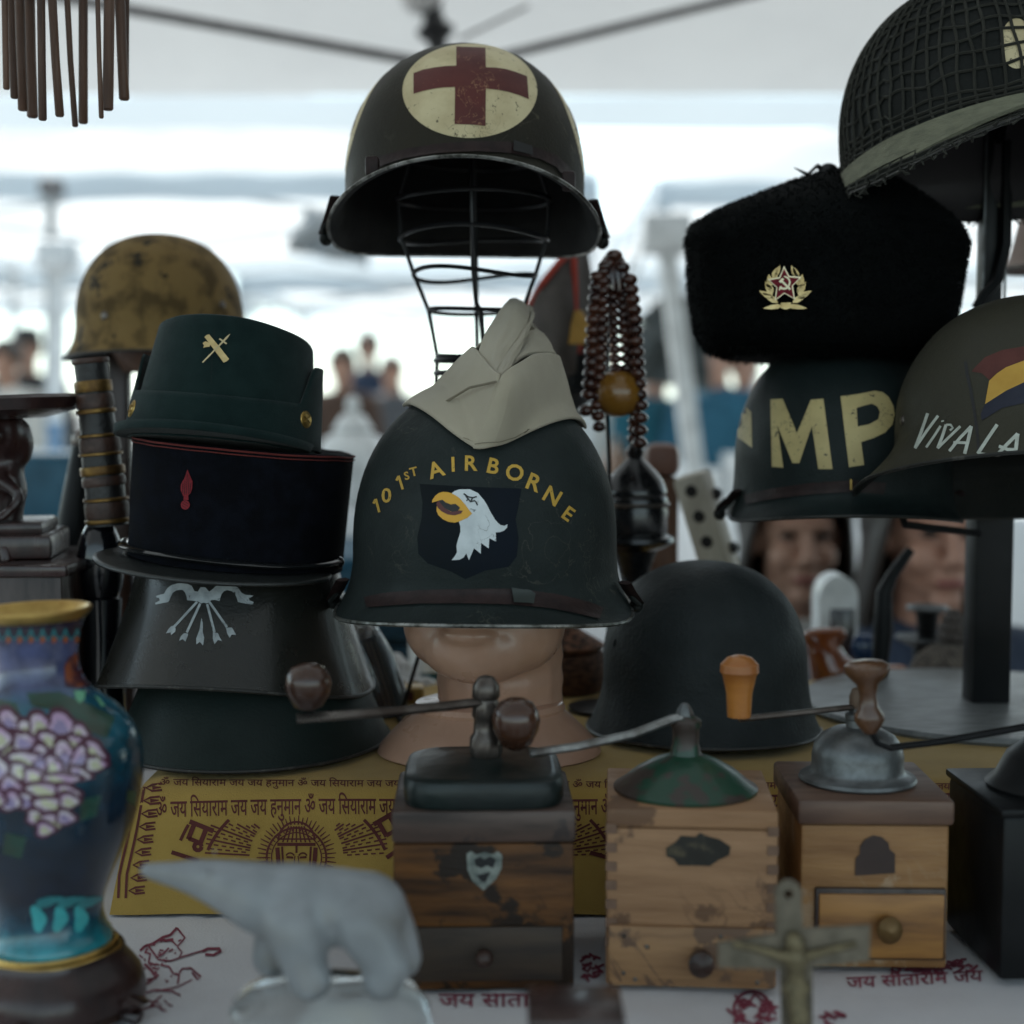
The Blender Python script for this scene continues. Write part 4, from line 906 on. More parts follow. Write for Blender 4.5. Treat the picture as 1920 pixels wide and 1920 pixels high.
mb = MB(); mb.tube([(x*1.008, y*1.008, z) for x, y, z in rows[12]], .0009, 6, closed=True); mb.tube([(x*1.007, y*1.007, z-.003) for x, y, z in rows[12]], .0006, 6, closed=True); mb.build('red_piping', M['piping'], kb)
mb = MB(); mb.tube([((.0945)*sin(t), -(.102)*cos(t), .0125+.001*cos(t*3)) for t in [R(-92+184*i/48) for i in range(49)]], .0075, 10, flat=.4); mb.build('chin_strap', M['patent'], kb)
for s in (-1, 1):
    mb = MB(); t = R(93*s); mb.ball((.0965*sin(t), -.104*cos(t), .012), (.0055, .0055, .0055)); mb.build('strap_button', M['patent'], kb)
TK = surf(kbo); zz = lambda pts: Z(0, 560, .3646, pts)
P = [flat([zz([(967, 878), (975, 900), (992, 940), (990, 975), (982, 1000), (965, 1016), (945, 1016), (932, 985), (932, 960), (940, 940), (950, 925)])]), flat([zz([(948, 1012), (970, 1012), (972, 1035), (946, 1035)])]), flat([zz([(955+23*cos(2*PI*k/24), 1060+24*sin(2*PI*k/24)) for k in range(24)])])]
g_ = lay('grenade_emblem', merge(*P), TK, M['grenade'], kbo, off=.0008, cell=4)
P = []
for s in ([(966, 900), (962, 1005)], [(975, 920), (972, 1005)], [(985, 945), (978, 1000)], [(955, 935), (952, 1005)], [(944, 950), (942, 1000)]): P += stroke(zz(s), 1.0)
for s in ([(940, 1050), (970, 1068)], [(938, 1062), (962, 1080)], [(948, 1040), (974, 1056)]): P += stroke(zz(s), .9)
lay('grenade_stitching', [q_ for q_ in P], TK, mat('stitch_dark', (.03, .008, .012), .9), kbo, off=.0011, cell=4)
kg, kgo, rows = kepi('military_kepi', 'dark green cloth kepi with crossed gold sword and axe badge on top of the stack', (-.2545, 1.315, 1.113), rot(-3, 7, 4.5), .0865, .094, .0715, .080, .094, M['wool_green'], lean=.004, slope=.10); kg.scale = (.94, .96, 1)
visor(kg, 'visor', .0865, .094, .005, .030, .06, 80, M['wool_green'], thick=.007, arch=.002, lift=.004)
# folded-up band around it with raised ends
rows2 = []
for j in range(9):
    u = j/8; row = []
    for i in range(73):
        th = 2*PI*i/72; sidek = sm(abs(sin(th)), .90, .985); top_ = .042+.034*sidek-.006*max(0, cos(th))
        z = .003+(top_-.003)*u; f = z/.094; a = .0865+(.0715-.0865)*min(1, f)+.0022+.004*sidek*u; b = .094+(.080-.094)*min(1, f)+.0022
        row.append((a*sin(th)+.004*f, -b*cos(th), z))
    rows2.append(row[:-1])
mb = MB(); mb.rows(rows2); o = mb.build('folded_band', M['wool_green'], kg, normals=False); md = o.modifiers.new('s', 'SOLIDIFY'); md.thickness = .0028; md.offset = 1
TG = surf(kgo, o); zz = lambda pts: Z(0, 560, .3646, pts)
lay('front_seam', stroke(zz([(1105, 150), (1092, 300), (1085, 440)]), 1.3), TG, mat('seam_dark', (.006, .013, .012), .95), kgo, off=.0006, cell=6)
bd = lay('fasces_badge', [zz([(1055, 200), (1065, 190), (1078, 186), (1130, 250), (1178, 313), (1165, 325), (1150, 331), (1100, 262)]), zz([(1045, 232), (1058, 222), (1072, 226), (1085, 238), (1080, 250), (1062, 252), (1048, 256), (1052, 242)])], TG, M['brass_pale'], kgo, off=.0016, cell=4)
lay('sword_badge', stroke(zz([(1046, 333), (1110, 265), (1160, 212)]), 2.4, 3.4)+stroke(zz([(1160, 212), (1182, 186)]), 4.2, 1)+stroke(zz([(1130, 210), (1166, 236)]), 3), TG, mat('brass_light', (.75, .60, .34), .4, metal=.5), kgo, off=.0026, cell=4)
def button(parent, tree, u, v, rad):
    d = (pt(u, v, 1)-CAM).normalized(); h = tree.ray_cast(CAM, d); n = h[1] if h[1].dot(d) < 0 else -h[1]
    q = n.to_track_quat('Z', 'Y').to_matrix().to_4x4(); q.translation = h[0]+n*.001
    mb = MB(); mb.lathe([(0, 0), (rad, 0), (rad, .0012), (rad*.92, .0022), (rad*.86, .0018), (rad*.5, .0026), (0, .003)], 28, q, cap=False); bo_ = mb.build('button', M['brass'], parent, world=True)
    mb = MB()
    for a in (R(35), R(-35)): mb.tube([q @ Vector((cos(a)*k*rad*.6, sin(a)*k*rad*.6, .0031)) for k in (-1, 0, 1)], .0006, 5)
    mb.tube([q @ Vector((cos(a)*rad*.7, sin(a)*rad*.7, .0024)) for a in [2*PI*k/20 for k in range(20)]], .0004, 4, closed=True)
    mb.build('button_relief', mat('brass_dark', (.40, .27, .08), .4, metal=.8), bo_, world=True)
button(kg, TG, 253, 768, .0082); button(kg, TG, 569, 787, .0078)

# tan camouflaged helmet on a dark wooden stand
ht, sh3, rows = helmet('steel_helmet', 'mottled tan and rust brown steel helmet at the back on the left', (-.402, 1.72, 1.160), rot(6, 1, 0), dict(a=.094, b=.114, H=.104, n=2.3, zs=.080, rimz=lambda th: .042+.004*cos(th)**2, flare=lambda th: .013+.006*max(0, -cos(th)), fp=lambda th: 2.2), M['h_tan'])
T3 = surf(sh3)
for u, v in ((196, 592), (417, 571)): rivet(ht, T3, u, v, .0048, M['steel_dark'], name='vent_rivet')
hs = thing('hat_stand', 'dark brown wooden post stand under the tan helmet', 'stand', (-.40, 1.72, .7475)); mb = MB()
mb.lathe([(0, 0), (.09, 0), (.088, .02), (.03, .03), (.024, .05), (.024, .44), (.03, .45)], 24); mb.build('post', M['wood_brown'], hs)
mb = MB(); mb.lathe([(.0, .44), (.05, .44), (.065, .47), (.075, .52), (.06, .56), (0, .575)], 24, cap=False); mb.build('head_block', M['wood_brown'], hs)
for dx in (-.045, .048):
    mb = MB(); mb.box((dx, -.02, .25), (.022, .03, .46), bev=.004); mb.build('upright', M['wood_dark'], hs)

# ------------------------------------------------------------------ plain helmet to the right of the bust
hp, shp, rows = helmet('steel_helmet', 'plain dark grey steel helmet with rough paint lying behind the grinders', (.180, 1.385, .8475), rot(5, 2, 0), dict(a=.094, b=.112, H=.098, n=2.25, zs=.060, rimz=lambda th: .004*max(0, cos(th)), flare=lambda th: .013+.010*max(0, -cos(th)), fp=lambda th: 2.2), M['h_plain'], lump=.0016)
TP = surf(shp)
for u, v in ((1152, 1205), (1526, 1268)): rivet(hp, TP, u, v, .0035, M['h_plain'], name='vent_rivet')

# ------------------------------------------------------------------ black display stand on the right and what it carries
ds = thing('display_stand', 'black square post on a scuffed round base carrying the helmets on the right', 'display stand', (.478, 1.49, .8465))
M['stand_grey'] = mat('stand_grey', (.15, .155, .155), .42, col2=(.10, .105, .105), ns=30, stretch=(1, 6, 1), bump=.25, bs=60, chips=((.05, .05, .05), .66, 40))
mb = MB(); mb.lathe([(0, 0), (.182, 0), (.184, .003), (.182, .007), (0, .0075)], 72, cap=False); mb.build('base_disc', M['stand_grey'], ds)
mb = MB(); mb.box((0, 0, .19), (.038, .038, .37), bev=.003); mb.build('post', M['black_metal'], ds)
mb = MB(); mb.box((-.006, 0, .47), (.020, .022, .22), bev=.002); mb.build('upper_post', M['black_metal'], ds)
for dx in (-.0155, .006):
    mb = MB(); mb.box((dx, -.0115, .44), (.0022, .003, .27), bev=.0008); mb.build('steel_edge', M['steel'], ds)
mb = MB(); mb.tube([(.004, -.016, .56), (.004, -.018, .46), (-.004, -.02, .425), (-.018, -.021, .41), (-.024, -.02, .398)], .0055, 8); mb.build('hook_arm', M['black_metal'], ds)
mb = MB(); a, b, c = pt(1690, 962, 1.40), pt(1697, 984, 1.41), pt(1835, 1000, 1.47); mb.tube([a+Vector((0, .02, .03)), a, b, b.lerp(c, .5), c], .0036, 8); mb.build('hook_arm', M['black_metal'], ds, world=True)
mb = MB(); mb.tube([(.0, 0, .33), (-.03, -.02, .345), (-.12, -.02, .35), (-.17, -.02, .36)], .006, 8); mb.tube([(-.165, .05, .362), (-.165, -.08, .362)], .005, 8); mb.build('hook_arm', M['black_metal'], ds)
mb = MB(); mb.tube([(0, -.01, .28), (-.02, -.1, .285), (-.04, -.25, .30)], .006, 8); mb.build('hook_arm', M['black_metal'], ds)
mb = MB(); mb.tube([(0, 0, .55), (-.01, -.06, .62), (-.02, -.1, .67)], .006, 8); mb.build('hook_arm', M['black_metal'], ds)

hm, shm, rows = helmet('army_helmet', 'black-green helmet with big cream letters MP and a stripe, under the fur hat', (.3205, 1.455, 1.042), rot(-3, -5, 0), dict(m1(.95), a=.103, b=.12, flare=lambda th: .005+.024*max(0, cos(th))**1.5+.008*max(0, -cos(th))), M['h_mp'])
TMP = surf(shm); zz = lambda pts: Z(1100, 560, .427, pts)
lay('painted_letter', [zz([(808, 443), (862, 440), (925, 590), (985, 445), (1040, 440), (1060, 595), (1080, 748), (1018, 748), (990, 560), (962, 640), (935, 722), (905, 722), (872, 640), (840, 560), (865, 742), (815, 738)])], TMP, M['p_stripe'], shm, off=.0005)
lay('painted_letter', [[zz([(1115, 430), (1190, 420), (1265, 405), (1300, 412), (1325, 432), (1345, 470), (1352, 510), (1342, 552), (1310, 588), (1260, 612), (1205, 630), (1218, 730), (1152, 740), (1135, 600)]), zz([(1185, 480), (1220, 470), (1252, 462), (1275, 474), (1287, 497), (1280, 530), (1240, 552), (1190, 562)])]], TMP, M['p_stripe'], shm, off=.0005)
lay('painted_stripe', [zz([(620, 405), (650, 425), (725, 500), (728, 655), (650, 597), (615, 560)])], TMP, M['p_stripe'], shm, off=.0005)
lay('chin_strap', [[(1398, 928), (1450, 916), (1520, 905), (1600, 900), (1660, 905), (1656, 928), (1600, 922), (1520, 928), (1450, 937), (1402, 946)]], TMP, M['leather'], hm, off=.002)
lay('strap_tag', [[(1594, 898), (1597, 898), (1597, 918), (1594, 918)]], TMP, M['brass'], hm, off=.003)
side_loops(hm, .92)

hv, shv, rows = helmet('steel_helmet', 'field grey helmet with VIVA LA and a red, yellow, violet band at right edge', (.441, 1.265, 1.036), rot(9, 14.5, 3), dict(a=.106, b=.125, H=.117, n=2.2, zs=.092, rimz=lambda th: .048-.004*max(0, cos(th)), flare=lambda th: .036-.014*max(0, cos(th)), fp=lambda th: 1.5), M['h_viva'], lump=.001)
TV = surf(shv); zz = lambda pts: Z(1660, 600, .15625, pts); P = []
lay('red_band', [zz([(1040, 620), (1080, 570), (1200, 450), (1400, 365), (1664, 320), (1900, 300), (2200, 330), (2200, 480), (1900, 455), (1664, 490), (1450, 570), (1340, 640), (1250, 720), (1160, 640)])], TV, M['p_flagred'], shv, off=.0005)
lay('yellow_band', [zz([(1250, 730), (1340, 645), (1450, 570), (1664, 490), (1900, 455), (2200, 480), (2200, 720), (1900, 700), (1664, 750), (1450, 850), (1200, 1010), (1225, 860)])], TV, M['p_flagyel'], shv, off=.0005)
lay('violet_band', [zz([(1200, 1010), (1450, 850), (1664, 750), (1900, 700), (2200, 720), (2200, 980), (1900, 950), (1664, 1000), (1400, 1060), (1160, 1210), (1150, 1130)])], TV, M['p_flagvio'], shv, off=.0005)
lay('painted_crack', stroke(zz([(965, 500), (985, 650), (1030, 850), (1075, 1120), (1110, 1400), (1130, 1780)]), 6, 5), TV, mat('p_crack', (.025, .024, .026), .7), shv, off=.0004)
for s, wd in (([(515, 1120), (440, 1340), (362, 1545)], 5.6), ([(362, 1545), (500, 1340), (640, 1150)], 5.2), ([(668, 1275), (590, 1400), (495, 1535)], 4.6), ([(690, 1208), (695, 1225)], 5.5), ([(735, 1260), (690, 1400), (632, 1545)], 5.6), ([(632, 1545), (760, 1420), (905, 1280)], 5.0), ([(735, 1262), (790, 1262), (815, 1300), (780, 1330)], 4.2), ([(772, 1580), (900, 1420), (1035, 1280)], 5.6), ([(1035, 1280), (1000, 1440), (955, 1612)], 6.4), ([(820, 1475), (985, 1480)], 5), ([(1345, 1260), (1230, 1430), (1112, 1610)], 6.4), ([(1112, 1610), (1255, 1628)], 6), ([(1330, 1640), (1460, 1500), (1590, 1370)], 6.4), ([(1590, 1370), (1570, 1540), (1548, 1695)], 7), ([(1365, 1520), (1470, 1560), (1580, 1565)], 6)):
    P.append(flat(stroke(zz(s), wd)))
for i, b in enumerate(P):
    pass
lay('painted_lettering', merge(*P), TV, M['p_chalk'], shv, off=.0006, cell=5)
rivet(hv, TV, 1692, 788, .0048, M['steel_dark'], name='vent_rivet')

# netted helmet
hn, shn, rows = helmet('army_helmet', 'dark army helmet under a rope net with a green elastic band, at the upper right', (.4265, 1.365, 1.341), rot(30, 10.5, 1), m1(1.03), M['h_net'], inner=mat('lining_grey', (.05, .045, .048), .6, bump=.3, bs=60))
M['net'] = mat('net_cord', (.034, .034, .027), .95, bump=.6, bs=600)
mb = MB(); NM = 62; nt_ = 112
def onrow(i, k, o=.0016):
    i = max(0, min(len(rows)-1, i)); i0 = int(i); i1 = min(i0+1, len(rows)-1); f = i-i0; k %= nt_; k0 = int(k); k1 = (k0+1) % nt_; g = k-k0
    p = (Vector(rows[i0][k0])*(1-g)+Vector(rows[i0][k1])*g)*(1-f)+(Vector(rows[i1][k0])*(1-g)+Vector(rows[i1][k1])*g)*f
    c = Vector((0, 0, .06)); return p+(p-c).normalized()*o
for m_ in range(NM):
    k = m_*nt_/NM; mb.tube([onrow(i, k+.35*noise.noise(Vector((m_*.7, i*.3, 1)))*1.6) for i in [4+j*.8 for j in range(39)]], .0014, 4)
for j in range(21):
    i = 5+j*1.43; mb.tube([onrow(i+.55*noise.noise(Vector((k*.25, j*3.1, 5)))+(.18 if k % 4 else -.12), k) for k in [q_*nt_/156 for q_ in range(156)]], .0014, 4, closed=True)
g = random.Random(4)
for k in range(170):
    th = 2*PI*k/170; p = Vector(onrow(35, k*nt_/170, .002)); mb.tube([p, p+Vector((g.uniform(-.004, .004), g.uniform(-.004, .004), g.uniform(-.004, .003))), p+Vector((g.uniform(-.006, .006), g.uniform(-.006, .006), g.uniform(-.007, .004)))], .0011, 4)
mb.build('rope_net', M['net'], hn)
mb = MB(); rws = []
for i in (25.2, 26.5, 28, 29.6, 31): rws.append([onrow(i+2.6*max(0, -cos(2*PI*k/112))-1.0*max(0, cos(2*PI*k/112)), k, .0034) for k in range(112)])
mb.rows(rws); o = mb.build('elastic_band', M['web'], hn, normals=False)
TN = surf(shn); lay('painted_patch', [[(1906+30*cos(t), 82+47*sin(t)) for t in [2*PI*k/40 for k in range(40)]]], TN, M['p_cream'], shn, off=.0005)
mb = MB(); mb.tube([(x*.93, y*.93, z+.012) for x, y, z in rows[-1]], .003, 6, closed=True); mb.build('liner_edge', M['web'], hn)

# fur hat
M['fur'] = mat('fur_black', (0.0022, 0.0030, 0.0032), .9, spec=.12)
M['fur_hat'] = mat('wool_black', (0.0022, 0.0029, 0.0030), .95, spec=.10, bump=.5, bs=400)
fh = thing('fur_hat', 'black fur hat with tied-up ear flaps and a red star badge, on the MP helmet', 'hat', (.296, 1.445, 1.197), rot(-4, 2, 2))
fh.scale = (1.09, 1.0, .97)
def ring(a, b, z, k=72, cx=0, jag=0): return [(a*sin(2*PI*i/k)+cx, -b*cos(2*PI*i/k), z+jag*noise.noise(Vector((i*.4, z*50, 0)))) for i in range(k)]
mb = MB(); vs = mb.rows([ring(.080, .090, -.004), ring(.100, .110, .002), ring(.111, .118, .022), ring(.117, .122, .055), ring(.120, .125, .095), ring(.1225, .125, .112), ring(.119, .122, .124), ring(.103, .110, .138, cx=.004), ring(.080, .088, .152, cx=.010), ring(.054, .060, .168, cx=.016), ring(.028, .034, .180, cx=.020), ring(.006, .008, .184, cx=.022)])
mb.bm.faces.new(list(vs[0])); mb.bm.faces.new(list(vs[-1])); body = mb.build('crown', M['fur_hat'], fh)
rws = []
for j in range(13):
    u = j/12; row = []
    for i in range(49):
        th = R(-64+128*i/48); e = min(1, min(u, 1-u)*7, min(i, 48-i)/5)**.5; z = .004+.118*u-.012*(abs(th)/R(70))**4*u
        row.append(((.106+.017*u**.7+.013*e)*sin(th), -(.121+.006*u+.013*e)*cos(th), z))
    rws.append(row)
mb = MB(); mb.rows(rws, closed=False); flap = mb.build('front_flap', M['fur_hat'], fh, normals=False)
def fuzz(name, o, n, L, parent, seed, keep=lambda c: True):
    g = random.Random(seed); b = bmesh.new(); me = o.data; ar = [(p.area, p) for p in me.polygons if keep(p.center)]; tot = sum(a for a, _ in ar)
    mbz = MB(); cum = []; s = 0
    for a, p in ar: s += a; cum.append(s)
    import bisect
    for _ in range(n):
        p = ar[min(bisect.bisect(cum, g.uniform(0, tot)), len(ar)-1)][1]; vs = [me.vertices[i].co for i in p.vertices]
        x, y = g.random(), g.random(); c = (vs[0]*(1-x)+vs[1]*x)*(1-y)+((vs[3] if len(vs) > 3 else vs[2])*(1-x)+vs[2]*x)*y
        nn = p.normal; nn = nn if nn.dot(c-Vector((0, 0, .08))) > 0 else -nn
        d = (nn+Vector((g.gauss(0, .45), g.gauss(0, .45), g.gauss(-.25, .45)))).normalized(); t = d.orthogonal().normalized()*.0006; l = L*g.uniform(.5, 1.2)
        v = [mbz.bm.verts.new(q_) for q_ in (c-t, c+t, c+d*l+Vector((0, 0, -l*.25)))]; mbz.bm.faces.new(v)
    b.free(); q_ = mbz.build(name, M['fur'], parent, normals=False); return q_
fuzz('crown_fur', body, 22000, .0042, fh, 1); fuzz('flap_fur', flap, 14000, .0032, fh, 2)
mb = MB()
for s, l in ((-1, .02), (1, .035)): mb.tube([(-.0, -.02, .176), (s*.012, -.022, .183), (s*l, -.024, .180+.006*s), (s*(l+.012), -.026, .186+.006*s)], [.004, .006, .005, .001], 6, flat=.35)
mb.ball((-.002, -.022, .177), (.009, .007, .009)); mb.build('ribbon_bow', M['black'], fh)
# badge
q_ = surf(flap); d = (pt(1472, 545, 1)-CAM).normalized(); h_ = q_.ray_cast(CAM, d); YB = h_[0].y-.007
zz = lambda pts: Z(1400, 480, .0729, pts); KX = YB/2800
def plate(name, polys, m, parent, dy, th):
    base = pt(1472, 540, YB-dy); mb = MB()
    Mx = T(base) @ Matrix(((1, 0, 0, 0), (0, 0, 1, 0), (0, -1, 0, 0), (0, 0, 0, 1)))    # x right, y photo-down -> world -z
    Mx = T(base) @ Matrix(((KX, 0, 0, 0), (0, 0, -1, 0), (0, -KX, 0, 0), (0, 0, 0, 1)))
    for p_ in polys: mb.prism([(x-1472, y-540) for x, y in p_], th, Mx)
    return mb.build(name, m, parent, world=True, smooth=False)
bd = plate('star_badge', [], M['brass_pale'], fh, 0, .001) if False else None
leafs = []
def leaf(x, y, a, L, wd): 
    ca, sa = cos(R(a)), sin(R(a)); pr = [(0, 0), (.25, .5), (.55, .46), (.8, .25), (1, 0), (.8, -.25), (.55, -.46), (.25, -.5)]
    leafs.append(zz([(x+L*t*ca-wd*s*sa, y+L*t*sa+wd*s*ca) for t, s in pr]))
for s in (-1, 1):
    X = lambda dx: 990+s*dx
    A = lambda a: a if s > 0 else 180-a
    for dx, y, a, L, wd in ((60, 1270, 8, 510, 120), (180, 1200, -32, 480, 150), (300, 1090, -28, 420, 150), (330, 1010, -62, 400, 160), (300, 930, -50, 330, 130), (380, 800, -82, 330, 160), (330, 760, -100, 300, 130), (330, 560, -118, 310, 130), (250, 520, -112, 290, 110), (290, 620, -105, 220, 120)): leaf(X(dx), y, A(a), L, wd)
leafs.append(zz([(880, 1200), (1130, 1190), (1150, 1330), (1000, 1370), (880, 1330)]))
bw = plate('wreath_badge', leafs, M['brass_pale'], fh, .0, .0012)
for i, v in enumerate(bw.data.vertices):
    pass
star = zz([(950, 270), (1085, 520), (1400, 545), (1180, 770), (1240, 1115), (970, 965), (725, 1150), (762, 812), (535, 605), (835, 550)])
stari = [(1471.5+(x-1471.5)*.86, 536+(y-536)*.86) for x, y in star]
sb = plate('star_badge', [star], mat('brass_edge', (.78, .66, .44), .35, metal=.5), fh, .0014, .0012)
plate('red_enamel', [stari], mat('enamel_red', (.20, .006, .018), .5, spec=.15, col2=(.09, .004, .010), ns=400), sb, .0026, .0006)
hamm = [zz([(825, 655), (905, 575), (960, 595), (880, 700), (850, 680)])]+stroke(zz([(900, 650), (1120, 860)]), 3.6)
hamm += stroke(zz([(960, 530), (1040, 560), (1090, 620), (1105, 690), (1080, 770), (1030, 825), (960, 845), (890, 825), (855, 790)]), 2.2, 4.2)+stroke(zz([(865, 820), (835, 880)]), 2.4)
plate('hammer_and_sickle', hamm, mat('brass_bright', (.80, .70, .48), .35, metal=.4), sb, .0034, .0006)

# helmet-like hat hanging at the right edge
r = thing('felt_hat', 'pale brown domed hat with a dark rim at the right edge', 'hat', pt(1975, 505, 1.62)); mb = MB()
mb.lathe([(.054, 0), (.050, .003), (.046, .012), (.041, .03), (.036, .055), (.030, .072), (.018, .082), (0, .086)], 40, cap=False); mb.build('dome', mat('felt_brown', (.30, .22, .19), .8, col2=(.24, .17, .15), ns=30, stretch=(1, 1, .2)), r)
mb = MB(); mb.tube([(.055*cos(t), .055*sin(t), 0) for t in [2*PI*k/40 for k in range(40)]], .003, 6, closed=True); mb.build('rim', M['steel_dark'], r)
mb = MB(); mb.tube([(0, 0, .0), (0, 0, -.4), (-.04, -.02, -.62), (-.04, -.02, -.86)], .006, 6); mb.build('holder_rod', M['black_metal'], r)
# ------------------------------------------------------------------ coffee grinders in front
def gbody(r, w_, d, h, m, parts=()):
    mb = MB(); mb.box((0, 0, h/2), (w_, d, h), bev=.0025); return mb.build('wooden_box', m, r)
# 1: dark green iron top, shield badge
g1 = thing('coffee_grinder', 'dark wooden coffee grinder with black-green iron lid and shield badge', 'grinder', (-.0205, 1.050, .7515), rot(1.5)); W, D_, Hh_ = .123, .112, .124
gb1 = gbody(g1, W, D_, .102, M['wood_box'])
mb = MB(); mb.box((0, 0, .1135), (W+.002, D_+.002, .0225), bev=.003); mb.build('top_frame', mat('wood_top', (.075, .045, .035), .5, col2=(.03, .018, .014), ns=12, stretch=(1, 6, 6), chips=((.03, .02, .018), .62, 40)), g1)
mb = MB(); mb.box((.0, -D_/2-.001, .026), (W-.016, .004, .038), bev=.0015); dr = mb.build('drawer', mat('wood_dark2', (.045, .026, .014), .55, col2=(.02, .012, .008), ns=12, stretch=(1, 5, 9)), g1)
mb = MB(); mb.ball((0, -D_/2-.010, .026), .006); mb.tube([(0, -D_/2, .026), (0, -D_/2-.01, .026)], .003, 8); mb.build('drawer_knob', M['wood_dark'], dr)
mb = MB(); rws = []
def sq(a, z, n=6, k=72):
    out = []
    for i in range(k):
        t = 2*PI*i/k; c, s = cos(t), sin(t); rr = 1/((abs(c)**n+abs(s)**n)**(1/n)); out.append((a*rr*c, a*rr*s, z))
    return out
mb.rows([sq(.046, .1245), sq(.0545, .1245, 5), sq(.0560, .128, 5), sq(.0560, .138, 5), sq(.0545, .1425, 4.8), sq(.050, .1445, 4.5), sq(.047, .1442, 4.2), sq(.030, .1470, 3), sq(.012, .1490, 2), sq(.006, .1495, 2)]); lid = mb.build('iron_lid', M['iron_green'], g1)
mb = MB(); mb.lathe([(.010, .148), (.012, .152), (.0115, .163), (.009, .166), (.0085, .176), (.010, .178), (.0095, .186), (.0085, .190), (.010, .192), (.0095, .200), (.0055, .206), (0, .2075)], 8, T((.002, 0, 0))); mb.build('crank_nut', M['steel_dark'], g1)
mb = MB(); mb.tube([(.002, 0, .1885), (-.03, -.012, .1872), (-.08, -.028, .186), (-.128, -.036, .1845)], .0068, 8, flat=.5); cr_ = mb.build('crank_arm', M['steel_dark'], g1)
def knob(parent, c, r_, m, k=1.1, M_=None):
    mb = MB(); mb.lathe([(.25*r_, -r_*1.05), (.62*r_, -r_*.85), (.92*r_, -r_*.3), (r_, r_*.15), (.93*r_, r_*.5), (.7*r_, r_*.83), (.35*r_, r_*1.0), (0, r_*1.04)], 28, T(c) @ (M_ or Matrix())); return mb.build('knob', m, parent)
knob(cr_, (-.120, -.036, .2065), .0158, M['wood_knob'])
TB = surf(gb1); zz = lambda pts: Z(600, 1080, 1/3, pts)
bz = lay('shield_badge', [zz([(825, 1560), (850, 1545), (880, 1565), (925, 1550), (970, 1562), (1000, 1545), (1025, 1570), (1020, 1640), (990, 1700), (920, 1765), (860, 1715), (830, 1650)])], TB, mat('badge_steel', (.30, .33, .30), .4, metal=.5, col2=(.12, .14, .13), ns=90), g1, off=.0012)
lay('badge_relief', [zz([(868, 1590), (900, 1575), (925, 1590), (960, 1572), (990, 1590), (975, 1640), (940, 1625), (905, 1640), (875, 1625)]), zz([(880, 1680), (960, 1660), (930, 1720), (905, 1712)])], TB, M['p_black'], bz, off=.0016)

# 2: beech box with green cone
g2 = thing('coffee_grinder', 'beech coffee grinder with worn green cone lid and long steel crank', 'grinder', (.1265, 1.056, .7515), rot(-4)); g2.scale = (1, 1, 1.05); W, D_ = .1165, .116
gb2 = gbody(g2, W, D_, .1055, M['wood_pale'])
mb = MB(); mb.box((0, 0, .112), (W, D_, .0125), bev=.002); mb.build('top_board', M['wood_pale'], g2)
mb = MB(); mb.box((0, -D_/2-.0012, .0215), (W-.004, .0045, .040), bev=.0012); dr = mb.build('drawer', mat('wood_tan', (.34, .185, .085), .5, col2=(.20, .10, .045), ns=8, stretch=(1, 5, 10), bump=.2, bs=60, chips=((.13, .07, .04), .56, 20)), g2)
for x, z_ in ((-.046, .035), (-.046, .010), (-.03, .028), (.02, .036), (.045, .006), (-.038, .006), (.038, .032)):
    mb = MB(); mb.ball((x, -D_/2-.0036, z_), (.0016, .0008, .0016), nu=8, nv=6); mb.build('nail', M['steel_dark'], dr)
mb = MB(); mb.lathe([(.004, 0), (.0045, .006), (.0085, .010), (.0085, .016), (.004, .019), (0, .0195)], 20, T((.006, -D_/2-.003, .022)) @ Matrix.Rotation(R(90), 4, 'X')); mb.build('drawer_knob', M['wood_dark'], dr)
DOV = mat('wood_endgrain', (.17, .095, .06), .7, ns=60)
for s in (-1, 1):
    mb = MB()
    for k in range(7): mb.box((s*(W/2-.0035), -D_/2-.0002, .030+k*.0125), (.0075, .0012, .0062))
    mb.build('dovetail', DOV, gb2)
mb = MB(); mb.lathe([(.0512, .1185), (.0515, .1203), (.046, .1235), (.036, .1315), (.023, .1385), (.0115, .1425), (.0095, .150), (.0095, .160), (.011, .162), (.011, .166), (.006, .169), (0, .1695)], 48, T((-.002, -.002, 0)))
mb.build('cone_lid', mat('enamel_green_worn', (.007, .042, .023), .42, col2=(.040, .027, .022), ns=30, lo=.49, hi=.54, detail=3, bump=.3, bs=90, coat=.15), g2)
mb = MB(); mb.tube([(-.002, -.002, .1685), (-.012, -.006, .1672), (-.04, -.014, .158), (-.08, -.024, .151), (-.112, -.030, .1475)], .0056, 8, flat=.5); cr_ = mb.build('crank_arm', mat('steel_bright', (.46, .48, .48), .38, metal=.8, col2=(.16, .15, .14), ns=40, bump=.2, bs=120), g2)
mb = MB(); mb.lathe([(.006, .1655), (.007, .169), (.0055, .173), (.003, .177), (0, .178)], 6, T((-.003, -.002, 0))); mb.build('crank_nut', M['steel'], cr_)
knob(cr_, (-.122, -.030, .1675), .0170, M['wood_knob'])
TB = surf(gb2); M['tin'] = mat('tin_dark', (.030, .028, .024), .4, metal=.5, col2=(.10, .08, .05), ns=70, lo=.55, hi=.7)
lay('maker_plate', [Z(1050, 1120, .453, [(440, 1035), (480, 1010), (500, 985), (560, 990), (580, 975), (620, 990), (660, 1000), (705, 1030), (700, 1065), (655, 1085), (620, 1110), (560, 1108), (490, 1108), (470, 1080), (440, 1070)])], TB, M['tin'], g2, off=.0012)

